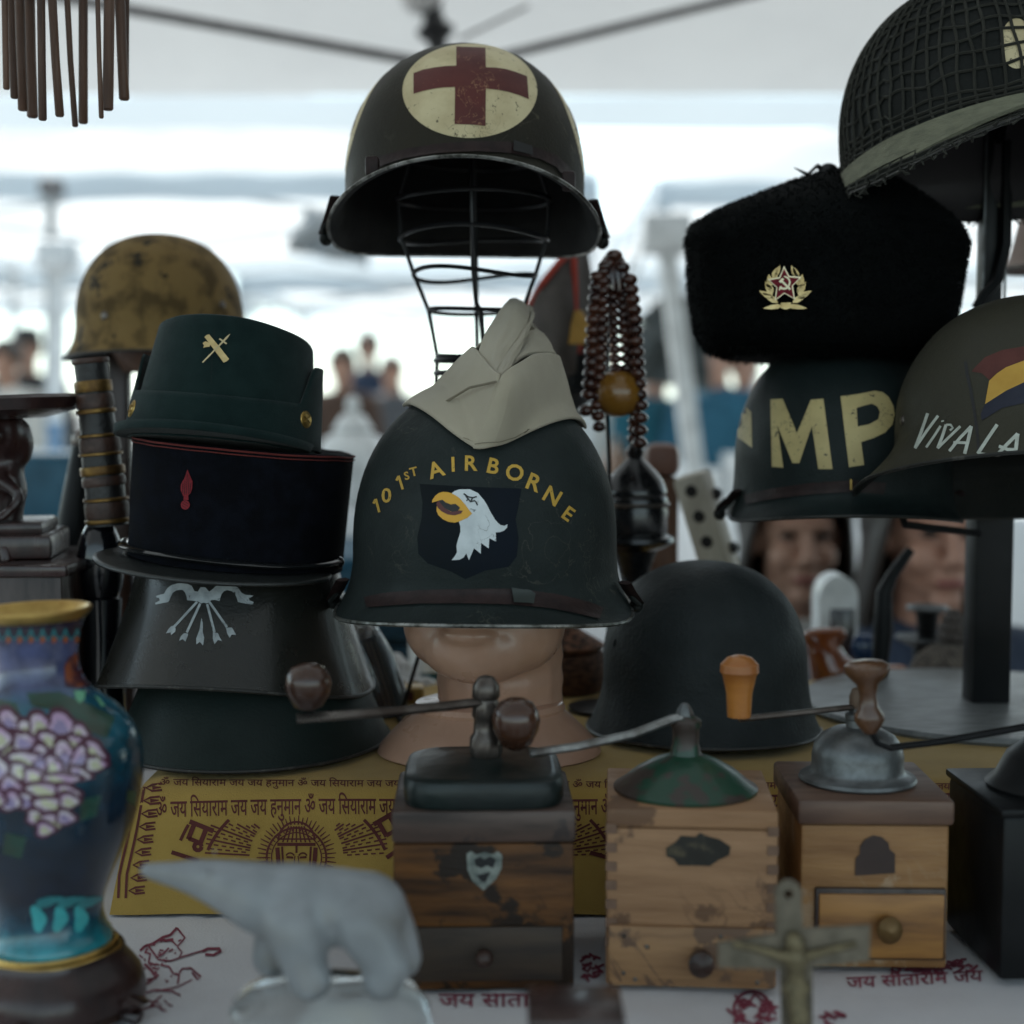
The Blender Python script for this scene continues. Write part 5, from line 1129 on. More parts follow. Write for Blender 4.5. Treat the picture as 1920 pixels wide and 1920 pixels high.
# 3: honey box with metal bell lid
g3 = thing('coffee_grinder', 'honey-coloured coffee grinder with grey metal bell lid and orange knob', 'grinder', (.2575, 1.090, .7515), rot(-1.5)); g3.scale = (1, 1, 1.10); W, D_ = .104, .112
gb3 = gbody(g3, W, D_, .094, M['wood_honey'])
mb = MB(); mb.box((0, 0, .1025), (W+.006, D_+.006, .0165), bev=.003); mb.build('top_board', mat('wood_topbrown', (.13, .07, .045), .5, col2=(.07, .035, .024), ns=9, stretch=(1, 6, 8), chips=((.05, .03, .02), .64, 30)), g3)
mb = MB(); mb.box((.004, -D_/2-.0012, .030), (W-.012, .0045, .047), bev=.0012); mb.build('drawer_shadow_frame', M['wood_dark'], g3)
mb = MB(); mb.box((.0045, -D_/2-.0025, .029), (W-.016, .0055, .042), bev=.0014); dr = mb.build('drawer', mat('wood_honey2', (.36, .165, .042), .45, col2=(.17, .07, .02), ns=7, stretch=(1, 5, 8)), g3)
mb = MB(); mb.lathe([(.004, 0), (.0045, .004), (.0085, .008), (.0088, .012), (.005, .016), (0, .017)], 20, T((.008, -D_/2-.004, .030)) @ Matrix.Rotation(R(90), 4, 'X')); mb.build('drawer_knob', mat('brass_old', (.16, .09, .03), .4, metal=.5), dr)
mb = MB(); mb.lathe([(.0415, .111), (.043, .1125), (.042, .1145), (.0355, .1165), (.0335, .119), (.0335, .128), (.032, .135), (.027, .1415), (.018, .146), (.009, .1475), (.0085, .152), (.0095, .153), (.0095, .156), (.0065, .158), (.0065, .163), (0, .164)], 48, T((-.002, -.002, 0))); mb.build('bell_lid', M['steel'], g3)
mb = MB(); mb.tube([(-.002, -.002, .161), (-.04, -.012, .159), (-.092, -.02, .1555)], .0046, 8, flat=.45); cr_ = mb.build('crank_arm', M['steel_dark'], g3)
mb = MB(); mb.lathe([(.006, .158), (.0068, .161), (.007, .168), (.005, .173), (0, .1745)], 12, T((-.002, -.002, 0))); mb.build('crank_nut', mat('nut_brown', (.14, .09, .06), .5, metal=.4), cr_)
mb = MB(); mb.lathe([(.0085, 0), (.0088, .003), (.0095, .016), (.0125, .028), (.0142, .030), (.0138, .035), (.009, .0395), (.004, .041), (0, .0412)], 28, T((-.092, -.02, .157))); mb.build('knob', M['wood_orange'], cr_)
TB = surf(gb3); lay('maker_plate', [Z(1050, 1120, .453, [(1220, 1150), (1222, 1080), (1240, 1060), (1240, 1030), (1260, 1000), (1295, 983), (1330, 990), (1358, 1015), (1362, 1040), (1385, 1060), (1385, 1140)])], TB, mat('plate_maroon', (.035, .016, .012), .5), g3, off=.0012)

# 4: black one at the right edge
g4 = thing('coffee_grinder', 'black metal grinder at the right edge with a turned brown crank handle', 'grinder', (.397, 1.07, .7515), rot(2)); W, D_ = .122, .116
mb = MB(); mb.box((0, 0, .058), (W, D_, .116), bev=.004); mb.build('metal_box', M['black_metal'], g4)
mb = MB(); mb.box((0, 0, .1185), (W+.004, D_+.004, .006), bev=.002); mb.build('top_plate', M['black_metal'], g4)
mb = MB(); mb.lathe([(.050, .1215), (.051, .124), (.044, .130), (.036, .146), (.024, .156), (.010, .160), (.008, .172), (0, .173)], 40); mb.build('dome_lid', M['black_metal'], g4)
mb = MB(); mb.tube([(0, 0, .171), (-.03, -.01, .168), (-.095, -.02, .160), (-.131, -.024, .157), (-.140, -.025, .161), (-.145, -.0255, .169)], .0042, 8, flat=.6); cr_ = mb.build('crank_arm', M['black_metal'], g4)
mb = MB(); mb.lathe([(.006, .166), (.008, .172), (.007, .180), (0, .182)], 6); mb.build('crank_nut', M['brass'], cr_)
mb = MB(); mb.lathe([(.0045, 0), (.0075, .004), (.0105, .009), (.0105, .013), (.0068, .019), (.0058, .027), (.0075, .035), (.0135, .041), (.0158, .045), (.0155, .0485), (.012, .051), (0, .052)], 28, T((-.1455, -.0255, .168)) @ Matrix.Rotation(R(-4), 4, 'Y')); mb.build('knob', mat('wood_handle', (.12, .055, .026), .3, col2=(.05, .022, .012), ns=16, coat=.3), cr_)

# ------------------------------------------------------------------ vase on its stand
S0 = .97/2800; vx = pt(96, 1700, .97)
def zv(v): return pt(96, v, .97).z
va = thing('cloisonne_vase', 'blue enamel vase with pink and white peony and brass lip at the left front', 'vase', (vx.x, .97, zv(1778)), rot(0, 0, -1.6)); z0 = zv(1778)
VP = [(1778, 100), (1772, 112), (1755, 114), (1735, 104), (1710, 99), (1680, 104), (1640, 121), (1600, 141), (1560, 160), (1520, 174), (1480, 183), (1440, 187), (1410, 186), (1380, 178), (1355, 164), (1330, 142), (1310, 117), (1295, 98), (1275, 84), (1250, 76), (1225, 75), (1195, 79), (1172, 86), (1160, 91)]
prof = [(r_*S0, zv(v)-z0) for v, r_ in VP]
# smooth the profile
def dense(p, n=4):
    out = []
    for i in range(len(p)-1):
        a, b, c, d = [Vector((*p[max(0, min(len(p)-1, i+k))], 0)) for k in (-1, 0, 1, 2)]
        for j in range(n):
            u = j/n; q_ = .5*((2*b)+(c-a)*u+(2*a-5*b+4*c-d)*u*u+(3*b-a-3*c+d)*u**3); out.append((q_.x, q_.y))
    return out+[p[-1]]
prof = dense(prof); enam = mat('enamel_blue', (.01, .05, .09), .16, coat=.5, bump=.12, bs=120); H_ = prof[-1][1]
zramp(enam, [(0, (.015, .22, .25)), (.05, (.015, .20, .24)), (.11, (.008, .06, .10)), (.2, (.004, .010, .026)), (.36, (.003, .014, .030)), (.5, (.004, .026, .050)), (.62, (.006, .050, .075)), (.76, (.02, .115, .17)), (.82, (.065, .075, .16)), (.93, (.07, .08, .17)), (1, (.025, .018, .035))], 0, H_, wob=.012)
mb = MB(); mb.lathe(prof, 72, cap=False); vb = mb.build('body', enam, va)
mb = MB(); lp = [(91, 1160), (97, 1154), (103, 1146), (105, 1141), (102, 1138), (97, 1140), (88, 1152), (78, 1175), (70, 1215), (72, 1260)]
mb.lathe(dense([(r_*S0, zv(v)-z0) for r_, v in lp], 3), 72, cap=False); mb.build('brass_lip', M['gold_lip'], va)
TVs = surf(vb); PW = mat('petal_lilac', (.34, .27, .46), .35, coat=.3); PK = mat('petal_pink', (.46, .30, .46), .35, col2=(.58, .52, .56), ns=60, lo=.40, hi=.60, coat=.3); PD = mat('petal_edge', (.075, .012, .035), .4, coat=.3); PY = mat('petal_lime', (.56, .56, .38), .35, coat=.3)
g = random.Random(12); big, sml, lim = [], [], []
def lobe(cx, cy, rx, ry, a, k=1.0):
    out = []
    for i in range(18):
        t = 2*PI*i/18; rr = 1+.16*cos(3*t+a)+.06*cos(5*t+2*a); x, y = rx*k*rr*cos(t), ry*k*rr*sin(t); out.append((cx+x*cos(a)-y*sin(a), cy+x*sin(a)+y*cos(a)))
    return out
spots = [(16, 1355, 17, 24, 0), (47, 1368, 14, 17, .2), (74, 1360, 18, 22, 0), (114, 1358, 22, 22, .3), (148, 1374, 13, 15, .5), (20, 1400, 14, 26, .3), (45, 1390, 20, 15, 0), (92, 1388, 22, 13, .2), (132, 1392, 17, 12, -.4), (118, 1420, 17, 32, .1), (172, 1412, 22, 20, .6), (178, 1432, 17, 12, 0), (78, 1420, 14, 24, 0), (40, 1424, 26, 14, -.2), (14, 1440, 15, 14, 0), (146, 1420, 10, 24, .5), (100, 1436, 12, 20, -.3), (40, 1446, 22, 13, .2), (148, 1450, 18, 10, .3), (64, 1454, 18, 12, 0), (110, 1462, 32, 11, -.12), (20, 1470, 18, 13, .4), (80, 1480, 34, 12, -.1), (125, 1484, 20, 12, .2), (50, 1500, 24, 13, .2), (94, 1506, 34, 11, -.05), (128, 1500, 16, 13, 0), (22, 1500, 14, 18, .6), (70, 1530, 18, 12, .2), (96, 1540, 20, 16, -.2), (122, 1530, 15, 12, .2), (84, 1552, 14, 12, 0), (3, 1385, 16, 20, 0), (-6, 1440, 18, 24, 0), (-8, 1495, 16, 18, .3)]
lay_i = 0
for i, (cx, cy, rx, ry, a) in enumerate(spots):
    lay('peony_petal', [lobe(cx, cy, rx*1.22+3.5, ry*1.22+3.5, a)], TVs, PD, va, off=.0004+i*.00003, cell=9)
    lay('peony_petal', [lobe(cx, cy+1.5, rx*1.0, ry*.96, a)], TVs, PK, va, off=.0004+i*.00003+.00001, cell=9)
    lay('petal_heart', [lobe(cx+g.uniform(-2, 2), cy+ry*.30, rx*.66, ry*.58, a+.4)], TVs, PY if i % 3 else PW, va, off=.0004+i*.00003+.00002, cell=9)
LG = mat('leaf_enamel', (.012, .07, .05), .3, coat=.4, col2=(.02, .035, .02), ns=40)
for L_ in ([(50, 1300), (110, 1298), (170, 1322), (215, 1345), (200, 1385), (160, 1370), (135, 1340), (90, 1330), (60, 1325)], [(-10, 1310), (30, 1318), (40, 1345), (5, 1350), (-15, 1340)], [(150, 1500), (190, 1490), (180, 1530), (150, 1540)], [(10, 1560), (50, 1570), (40, 1610), (5, 1600)], [(238, 1480), (255, 1484), (252, 1512), (236, 1500)]): lay('leaf', [L_], TVs, LG, va, off=.0003, cell=9)
OR = mat('bud_orange', (.36, .09, .02), .35, coat=.3); DKP = mat('scallop_dark', (.03, .02, .035), .35, coat=.3); TQ = mat('scallop_teal', (.03, .22, .24), .35, coat=.3)
for k in range(9):
    x = 6+k*21
    lay('neck_scallop', [[(x-10, 1170), (x+10, 1170), (x+9, 1182), (x+4, 1190), (x, 1194), (x-4, 1190), (x-9, 1182)]], TVs, DKP, va, off=.0005, cell=6)
    lay('neck_bud', [lobe(x+10.5, 1199, 4.2, 6.5, 0)], TVs, OR, va, off=.0006, cell=6)
    lay('neck_trim', stroke([(x-11, 1178), (x-7, 1191), (x, 1199), (x+7, 1191), (x+11, 1178)], 3.2), TVs, TQ, va, off=.0007, cell=6)
lay('blossom', [[(128, 1232), (156, 1218), (160, 1262), (168, 1286), (140, 1290), (122, 1288), (120, 1250)]], TVs, mat('bloom_maroon', (.05, .012, .02), .35, col2=(.22, .05, .015), ns=60, lo=.5, hi=.6), va, off=.0005)
lay('blossom', [[(138, 1296), (160, 1296), (158, 1312), (149, 1320), (142, 1312)], [(176, 1304), (186, 1310), (197, 1324), (190, 1326)]], TVs, mat('bud_mint', (.16, .42, .25), .35), va, off=.0005)
P = []
for x, a in ((72, -.2), (112, .15), (150, .0)): P.append(lobe(x, 1722, 13, 26, a)); P.append(lobe(x+18, 1690, 26, 9, -.3))
for k, p_ in enumerate(P): lay('base_petal', [p_], TVs, mat('petal_turq', (.05, .42, .44), .25, coat=.4) if k % 2 == 0 else TQ, va, off=.0005+k*.00002, cell=8)
mb = MB(); mb.tube([(.1165*S0*1000*cos(t), .1165*S0*1000*sin(t), .0035) for t in [2*PI*k/48 for k in range(48)]], .0022, 6, closed=True); mb.build('brass_foot', M['gold_lip'], va)

sx_ = thing('vase_stand', 'carved dark rosewood stand under the blue enamel vase', 'stand', (vx.x, .97, .7475)); zt = z0-.7475
mb = MB(); rr = [(.0, zt), (112*S0*1.02, zt), (128*S0, zt-.002), (133*S0, zt+.002), (136*S0, zt-.002), (150*S0, zt-.008), (166*S0, zt-.016), (172*S0, zt-.026), (170*S0, zt-.033)]
mb.lathe(dense(rr, 2), 80, cap=False, lobes=5, lamp=.03); mb.build('stand_top', M['wood_maroon'], sx_)
mb = MB(); mb.tube([(126*S0*cos(t)*(1+.02*cos(5*t)), 126*S0*sin(t)*(1+.02*cos(5*t)), zt+.0012) for t in [2*PI*k/60 for k in range(60)]], .0018, 6, closed=True); mb.build('brass_ring', M['brass'], sx_)
mb = MB(); mb.lathe([(150*S0, 0), (160*S0, .002), (158*S0, .006), (140*S0, zt-.031), (170*S0, zt-.031)], 80, cap=True, lobes=5, lamp=.03); mb.build('apron', M['wood_dark'], sx_)
for k in range(5):
    a = R(-90+72*k); mb = MB(); c = Vector((cos(a)*150*S0, sin(a)*150*S0, 0)); d = Vector((cos(a), sin(a), 0))
    mb.tube([c+d*.004+Vector((0, 0, zt-.031)), c+d*.012+Vector((0, 0, .014)), c+d*.004+Vector((0, 0, .006)), c+d*.014+Vector((0, 0, .003))], [.009, .008, .007, .005], 8); mb.build('foot', M['wood_maroon'], sx_)

# ------------------------------------------------------------------ frosted glass bear on its clear block
YB_ = .86; FR = mat('glass_frosted', (.58, .61, .64), .36, trans=.62, sss=.0, bump=.08, bs=60, spec=.4)
bz_ = pt(620, 1760, YB_)
br = thing('glass_bear', 'frosted white glass bear figurine with outstretched neck on a clear glass base', 'figurine', (bz_.x, YB_, .7475))
S1 = YB_/2800; Rb = parent_matrix(br).inverted()
q = lambda u, v, dy=0: Rb @ (pt(u, v, YB_)+Vector((0, dy, 0)))
ch = [[(q(274, 1632), 17*S1), (q(330, 1640), 27*S1), (q(375, 1646), 38*S1), (q(430, 1662), 52*S1), (q(490, 1684), 70*S1), (q(545, 1696), 80*S1), (q(620, 1702), 74*S1), (q(690, 1708), 76*S1)],
      [(q(545, 1690), 76*S1), (q(690, 1706), 74*S1)],
      [(q(700, 1714, .008), 66*S1), (q(738, 1770, .012), 46*S1), (q(748, 1810, .012), 44*S1)], [(q(690, 1720, -.016), 58*S1), (q(735, 1790, -.02), 44*S1), (q(722, 1812, -.02), 41*S1)],
      [(q(530, 1720, .014), 62*S1), (q(508, 1800, .016), 44*S1), (q(503, 1812, .016), 43*S1)], [(q(560, 1720, -.016), 60*S1), (q(585, 1800, -.02), 42*S1), (q(592, 1812, -.02), 42*S1)]]
bl = [(q(395, 1612, .014), (11*S1, 6*S1, 12*S1)), (q(395, 1616, -.014), (11*S1, 6*S1, 12*S1)), (q(352, 1632), (26*S1, 22*S1, 22*S1))]
blob(ch, .0024, 8, bl).build('bear_body', FR, br)
GLS = bpy.data.materials.new('glass_clear'); GLS.use_nodes = True; p_ = GLS.node_tree.nodes['Principled BSDF']; p_.inputs['Transmission Weight'].default_value = 1; p_.inputs['Roughness'].default_value = .06; p_.inputs['Base Color'].default_value = (.93, .99, .99, 1); p_.inputs['IOR'].default_value = 1.47
mb = MB(); b = bmesh.new(); bmesh.ops.create_cube(b, size=1); bmesh.ops.subdivide_edges(b, edges=list(b.edges), cuts=7, use_grid_fill=True)
zt_ = q(620, 1846).z
for v in b.verts:
    c = v.co*2; n_ = Vector((c.x/max(.001, (abs(c.x)**4+abs(c.y)**4+abs(c.z)**4)**.25), c.y/max(.001, (abs(c.x)**4+abs(c.y)**4+abs(c.z)**4)**.25), c.z/max(.001, (abs(c.x)**4+abs(c.y)**4+abs(c.z)**4)**.25)))
    k = 1+.09*noise.noise(n_*2.2+Vector((3, 1, 0))); v.co = Vector((.0585*n_.x*k, .036*n_.y*k, zt_/2+.0012+zt_*.5*n_.z*(1+.12*noise.noise(n_*2.4))))
mb.add(b); mb.build('glass_base', GLS, br, angle=80)

# ------------------------------------------------------------------ crucifix
YC = .87; cb = pt(1480, 1900, YC)
cx = thing('crucifix', 'old pale brass crucifix with a ring hole standing in front of the beech grinder', 'crucifix', (cb.x, YC, .7475)); S2 = YC/2800
M['cross'] = mat('cross_brass', (.185, .155, .115), .5, metal=.35, col2=(.10, .085, .06), ns=50, bump=.2, bs=140)
MX = T((0, .0025, 0)) @ Matrix.Rotation(R(90), 4, 'X'); zc = lambda v: pt(1480, v, YC).z-.7475
def cpoly(pts_): return [((u-1480)*S2, zc(v)) for u, v in pts_]
mb = MB(); hole = [(1475+9*cos(t), 1676+9*sin(t)) for t in [2*PI*k/16 for k in range(16)]]
out_ = [(1452, 1740)]+[(1475+26*cos(t), 1678-28*sin(t)) for t in [R(200-220*k/16) for k in range(17)]]+[(1504, 1742), (1632, 1735), (1632, 1800), (1522, 1812), (1528, 2030), (1470, 2030), (1462, 1816), (1342, 1812), (1342, 1768), (1452, 1752)]
b = flat([[cpoly(out_), cpoly(hole)]]); ex = bmesh.ops.extrude_face_region(b, geom=list(b.faces)); vs = [e for e in ex['geom'] if isinstance(e, bmesh.types.BMVert)]
bmesh.ops.translate(b, vec=(0, 0, .004), verts=vs); mb.add(b, MX); mb.build('cross', M['cross'], cx, smooth=False)
q = lambda u, v, dy=-.006: Vector(((u-1480)*S2, dy, zc(v)))
ch = [[(q(1490, 1768), .0052), (q(1488, 1776), .0040)], [(q(1487, 1790), .0068), (q(1489, 1830), .0060), (q(1490, 1850), .0068)], [(q(1490, 1850), .0064), (q(1496, 1900, -.010), .0052), (q(1500, 1950), .0042), (q(1502, 1995), .0032)], [(q(1486, 1850), .0064), (q(1488, 1900, -.010), .0052), (q(1494, 1950), .0042), (q(1498, 1995), .0032)]]
for s in (-1, 1): ch.append([(q(1487+s*14, 1790), .0042), (q(1487+s*60, 1778, -.004), .0030), (q(1487+s*112, 1768, -.003), .0026)])
blob(ch, .0011, 3, [(q(1486, 1762), (.0062, .0062, .0076)), (q(1489, 1846), (.0088, .006, .006))]).build('corpus', mat('corpus_brass', (.10, .08, .045), .5, metal=.5, col2=(.20, .16, .09), ns=120), cx)
mb = MB(); mb.box((.004, 0, .006), (.04, .03, .0115), bev=.002); mb.build('base', M['wood_dark'], cx)

# small dark box at the bottom edge
bp = pt(1078, 1950, .80)
r = thing('trinket_box', 'small dark brown box just showing at the bottom edge', 'box', (bp.x, .80, .7475)); ztb = pt(1078, 1912, .777).z-.7475
mb = MB(); mb.box((0, 0, ztb*.42), (.05, .05, ztb*.84), bev=.002); mb.build('box_body', M['wood_maroon'], r)
mb = MB(); mb.box((0, 0, ztb*.92), (.0525, .0525, ztb*.155), bev=.002); mb.build('lid', M['wood_maroon'], r)

# ------------------------------------------------------------------ left side: carved statue, banded handle, brass box
stb = thing('plinth_box', 'dark wooden box under the carved statue, behind the vase', 'box', (-.52, 1.37, .7475)); hz = pt(60, 1075, 1.30).z-.7475
mb = MB(); mb.box((0, 0, hz/2), (.26, .17, hz), bev=.003); mb.build('box_body', M['wood_dark'], stb)
mb = MB(); mb.box((0, 0, hz+.004), (.272, .182, .010), bev=.002); mb.build('lid', M['wood_maroon'], stb)
zp = .7475+hz+.0095; st = thing('carved_statue', 'dark carved wooden figure carrying a flat tray, at the left edge', 'statue', (-.475, 1.37, zp), rot(8)); Rb = parent_matrix(st).inverted()
q = lambda u, v, dy=0: Rb @ (pt(u, v, 1.37)+Vector((0, dy, 0)))
mb = MB(); mb.box((0, 0, .011), (.115, .11, .022), bev=.004); mb.box((0, 0, .027), (.098, .09, .012), bev=.004); mb.build('base', M['wood_maroon'], st)
s = 1.37/2800
ch = [[(q(18, 1010), 26*s), (q(14, 960), 30*s), (q(18, 920), 34*s), (q(14, 880), 30*s), (q(8, 855), 20*s), (q(8, 820), 24*s), (q(8, 790), 22*s)], [(q(18, 900, -.02), 16*s), (q(52, 920, -.028), 12*s), (q(58, 935, -.03), 10*s), (q(30, 965, -.04), 11*s)], [(q(-8, 900, -.02), 16*s), (q(-36, 930, -.028), 12*s), (q(0, 965, -.045), 11*s)],
      [(q(24, 1010, -.02), 20*s), (q(40, 1010, -.045), 16*s), (q(46, 1040, -.05), 14*s)], [(q(0, 1010, -.02), 20*s), (q(-16, 1015, -.045), 16*s), (q(-14, 1040, -.05), 14*s)], [(q(22, 1010), 30*s), (q(24, 1045), 28*s)]]
blob(ch, .0035, 3, [(q(8, 812, -.004), (.020, .020, .026)), (q(8, 816, -.026), (.006, .008, .008)), (q(40, 830, .004), (.010, .012, .022)), (q(-24, 830, .004), (.010, .012, .022))]).build('figure', M['wood_maroon'], st)
mb = MB(); c = q(-12, 762); Mt = T(c) @ Matrix.Rotation(R(-2.5), 4, 'Y'); mb.lathe([(.0, -.012), (.045, -.012), (.078, -.004), (.080, .006), (.076, .009), (.066, .005), (0, .004)], 48, Mt, cap=False); mb.build('tray', M['wood_maroon'], st)

bh = thing('banded_horn', 'horn handle banded with brass and leather rings rising from a glossy black bulb', 'horn', (pt(190, 1100, 1.36).x, 1.36, .7475)); Rb = parent_matrix(bh).inverted(); q = lambda u, v: Rb @ pt(u, v, 1.36); s = 1.36/2800
axis = [(169, 672), (176, 730), (184, 800), (190, 860), (197, 920), (203, 985)]; wid = [31, 30, 33, 36, 37, 37]
def ax(t):
    f = t*5; i = min(int(f), 4); u = f-i; a, b = axis[i], axis[i+1]; return (a[0]+(b[0]-a[0])*u, a[1]+(b[1]-a[1])*u, wid[i]+(wid[i+1]-wid[i])*u)
mb = MB(); mb.tube([q(*ax(k/20)[:2]) for k in range(21)], [ax(k/20)[2]*s for k in range(21)], 24); mb.build('horn_core', mat('leather_black', (.014, .013, .013), .45, bump=.4, bs=200), bh)
BRZ = mat('ring_bronze', (.20, .115, .03), .4, metal=.7, col2=(.09, .045, .015), ns=50); LTH = mat('ring_leather', (.06, .026, .016), .5, col2=(.03, .014, .010), ns=50, bump=.4, bs=160)
for k, (t0, t1, mm) in enumerate(((0, .035, LTH), (.145, .215, BRZ), (.225, .30, LTH), (.305, .33, BRZ), (.445, .465, BRZ), (.47, .555, LTH), (.56, .58, BRZ), (.645, .70, BRZ), (.71, .77, LTH), (.84, .86, BRZ), (.865, .955, LTH), (.96, .985, BRZ))):
    mb = MB(); n_ = 5; mb.tube([q(*ax(t0+(t1-t0)*j/n_)[:2]) for j in range(n_+1)], [ax(t0+(t1-t0)*j/n_)[2]*s*(1.07 if mm is BRZ else 1.035)+(.0006 if j in (0, n_) else .0012) for j in range(n_+1)], 24); mb.build('band', mm, bh)
mb = MB(); c = q(188, 1060); mb.ball(c, (.0215, .0215, .044), None, 32, 20); mb.build('glossy_bulb', M['black_gloss'], bh)
mb = MB(); mb.lathe([(.019, -.03), (.017, -.06), (.02, -.1), (.022, -.18), (.03, -.20+.0)], 24, T((c.x, c.y, c.z))); mb.lathe([(.03, .0), (.034, .004), (.03, .012), (.022, .03)], 24, T((c.x, c.y, 0))); mb.tube([(c.x, c.y, .02), (c.x, c.y, c.z-.18)], .022, 16); mb.build('shaft', M['black_gloss'], bh)
r = thing('dark_post', 'dark tapering post standing just behind the banded horn', 'post', (pt(148, 900, 1.55).x, 1.55, .7475)); Rb = parent_matrix(r).inverted(); q = lambda u, v: Rb @ pt(u, v, 1.55)
mb = MB(); a = q(156, 826); mb.tube([a, q(146, 930), q(140, 1000), Vector((q(138, 1000).x, 0, .0))], [.010, .016, .02, .024], 16); mb.build('shaft', M['black_metal'], r); mb = MB(); mb.ball(a, .012); mb.build('tip', M['steel_dark'], r)
r = thing('brass_tray', 'shallow olive brass box behind the carved statue', 'box', (pt(100, 985, 1.9).x, 1.9, .9225)); mb = MB(); mb.box((0, 0, .032), (.13, .10, .064), bev=.004); mb.build('box_body', mat('brass_olive', (.22, .18, .08), .5, metal=.4), r)
mb = MB(); mb.box((0, 0, .068), (.134, .104, .008), bev=.003); mb.build('lid', mat('tin_pale', (.35, .33, .30), .5), r)
r = thing('wooden_crate', 'plain dark crate carrying the olive brass box', 'crate', (pt(100, 985, 1.9).x, 1.9, .7475)); mb = MB(); mb.box((0, 0, .0865), (.18, .14, .173), bev=.004); mb.build('crate_body', M['wood_brown'], r)

# ------------------------------------------------------------------ behind: hookah, beads, red-trimmed hat, perforated bar, basket ...
YH = 1.52; s = YH/2800
hk = thing('turned_stand', 'black turned vessel with rings standing behind the airborne helmet', 'vessel', (pt(1190, 1000, YH).x, YH, .8465)); zz_ = lambda v: pt(1190, v, YH).z-.8465
pr = [(790, 6), (800, 14), (812, 10), (822, 17), (834, 11), (846, 18), (858, 14), (870, 26), (884, 40), (900, 52), (915, 58), (922, 61), (930, 59), (938, 63), (950, 61), (958, 64), (975, 62), (992, 63), (1000, 60), (1006, 74), (1014, 76), (1020, 70), (1032, 44), (1050, 36), (1070, 30), (1095, 24), (1110, 30), (1130, 22), (1180, 20), (1230, 30), (1260, 52), (1300, 64), (1331, 66)]
mb = MB(); mb.lathe([(r_*s, zz_(v)) for v, r_ in reversed(pr)], 40); mb.build('turned_body', mat('black_turned', (.010, .010, .011), .25, coat=.3, ns=40), hk)
mb = MB(); mb.tube([(62*s*cos(t), 62*s*sin(t), zz_(945)) for t in [2*PI*k/40 for k in range(40)]], .0025, 6, closed=True); mb.build('ring', M['steel_dark'], hk)
rd = thing('display_rod', 'thin dark rod that the bead strings hang from', 'stand', (pt(1140, 800, 1.47).x, 1.47, .8465)); Rb = parent_matrix(rd).inverted(); q = lambda u, v, dy=0: Rb @ (pt(u, v, 1.47)+Vector((0, dy, 0)))
mb = MB(); mb.tube([Vector((q(1142, 900).x, 0, .0)), q(1142, 870), q(1138, 780), q(1140, 620), q(1148, 490), q(1150, 478, -.012), q(1150, 490, -.024)], .0022, 6); mb.build('rod', M['wire'], rd)
mb = MB(); mb.lathe([(.0, 0), (.04, 0), (.04, .005), (.0, .006)], 24, T((q(1142, 900).x, 0, 0)), cap=False); mb.build('foot', M['wire'], rd)
bd = thing('prayer_beads', 'dark red-brown bead strings with a big amber bead hanging from the rod', 'beads', pt(1150, 484, 1.455)); Rb = parent_matrix(bd).inverted(); q = lambda u, v, dy=0: Rb @ (pt(u, v, 1.455)+Vector((0, dy, 0))); s = 1.455/2800
BEAD = mat('bead_brown', (.030, .012, .010), .25, col2=(.075, .022, .010), ns=60, coat=.4); AMB = mat('amber', (.22, .10, .015), .3, col2=(.22, .10, .015), ns=30, coat=.4, sss=.1)
for path, r0 in (([(1150, 480), (1120, 520), (1112, 600), (1108, 680), (1103, 740), (1098, 770)], 11), ([(1150, 480), (1132, 510), (1128, 600), (1124, 690), (1118, 760), (1122, 800)], 10), ([(1150, 480), (1150, 540), (1152, 620), (1156, 690), (1160, 706)], 9), ([(1152, 480), (1166, 530), (1172, 620), (1176, 690), (1172, 706)], 9), ([(1152, 480), (1180, 525), (1190, 600), (1194, 680), (1200, 760), (1198, 830)], 11), ([(1150, 480), (1168, 500), (1180, 570), (1186, 660), (1192, 740), (1190, 822)], 10)):
    L_ = []; 
    for a, b in zip(path, path[1:]):
        n_ = max(1, int(math.hypot(b[0]-a[0], b[1]-a[1])/(r0*1.62)))
        L_ += [(a[0]+(b[0]-a[0])*k/n_, a[1]+(b[1]-a[1])*k/n_) for k in range(n_)]
    L_.append(path[-1]); mb = MB(); dy = rng.uniform(-.008, .008)
    for u, v in L_: mb.ball(q(u, v, dy), (r0*s*1.35, r0*s*1.35, r0*s*1.0), None, 12, 8)
    mb.build('bead_string', BEAD, bd)
mb = MB(); mb.ball(q(1158, 738), (46*s, 40*s, 44*s), None, 28, 18); mb.build('amber_bead', AMB, bd)
mb = MB(); mb.ball(q(1156, 700), (16*s, 16*s, 12*s)); mb.build('bead_cap', BEAD, bd)
mb = MB()
for k in range(5): mb.tube([q(1146+k*2.5, 476), q(1130+k*9, 500, -.004), q(1126+k*12, 545, -.006)], [.004, .005, .002], 6)
mb.build('knot', BEAD, bd)

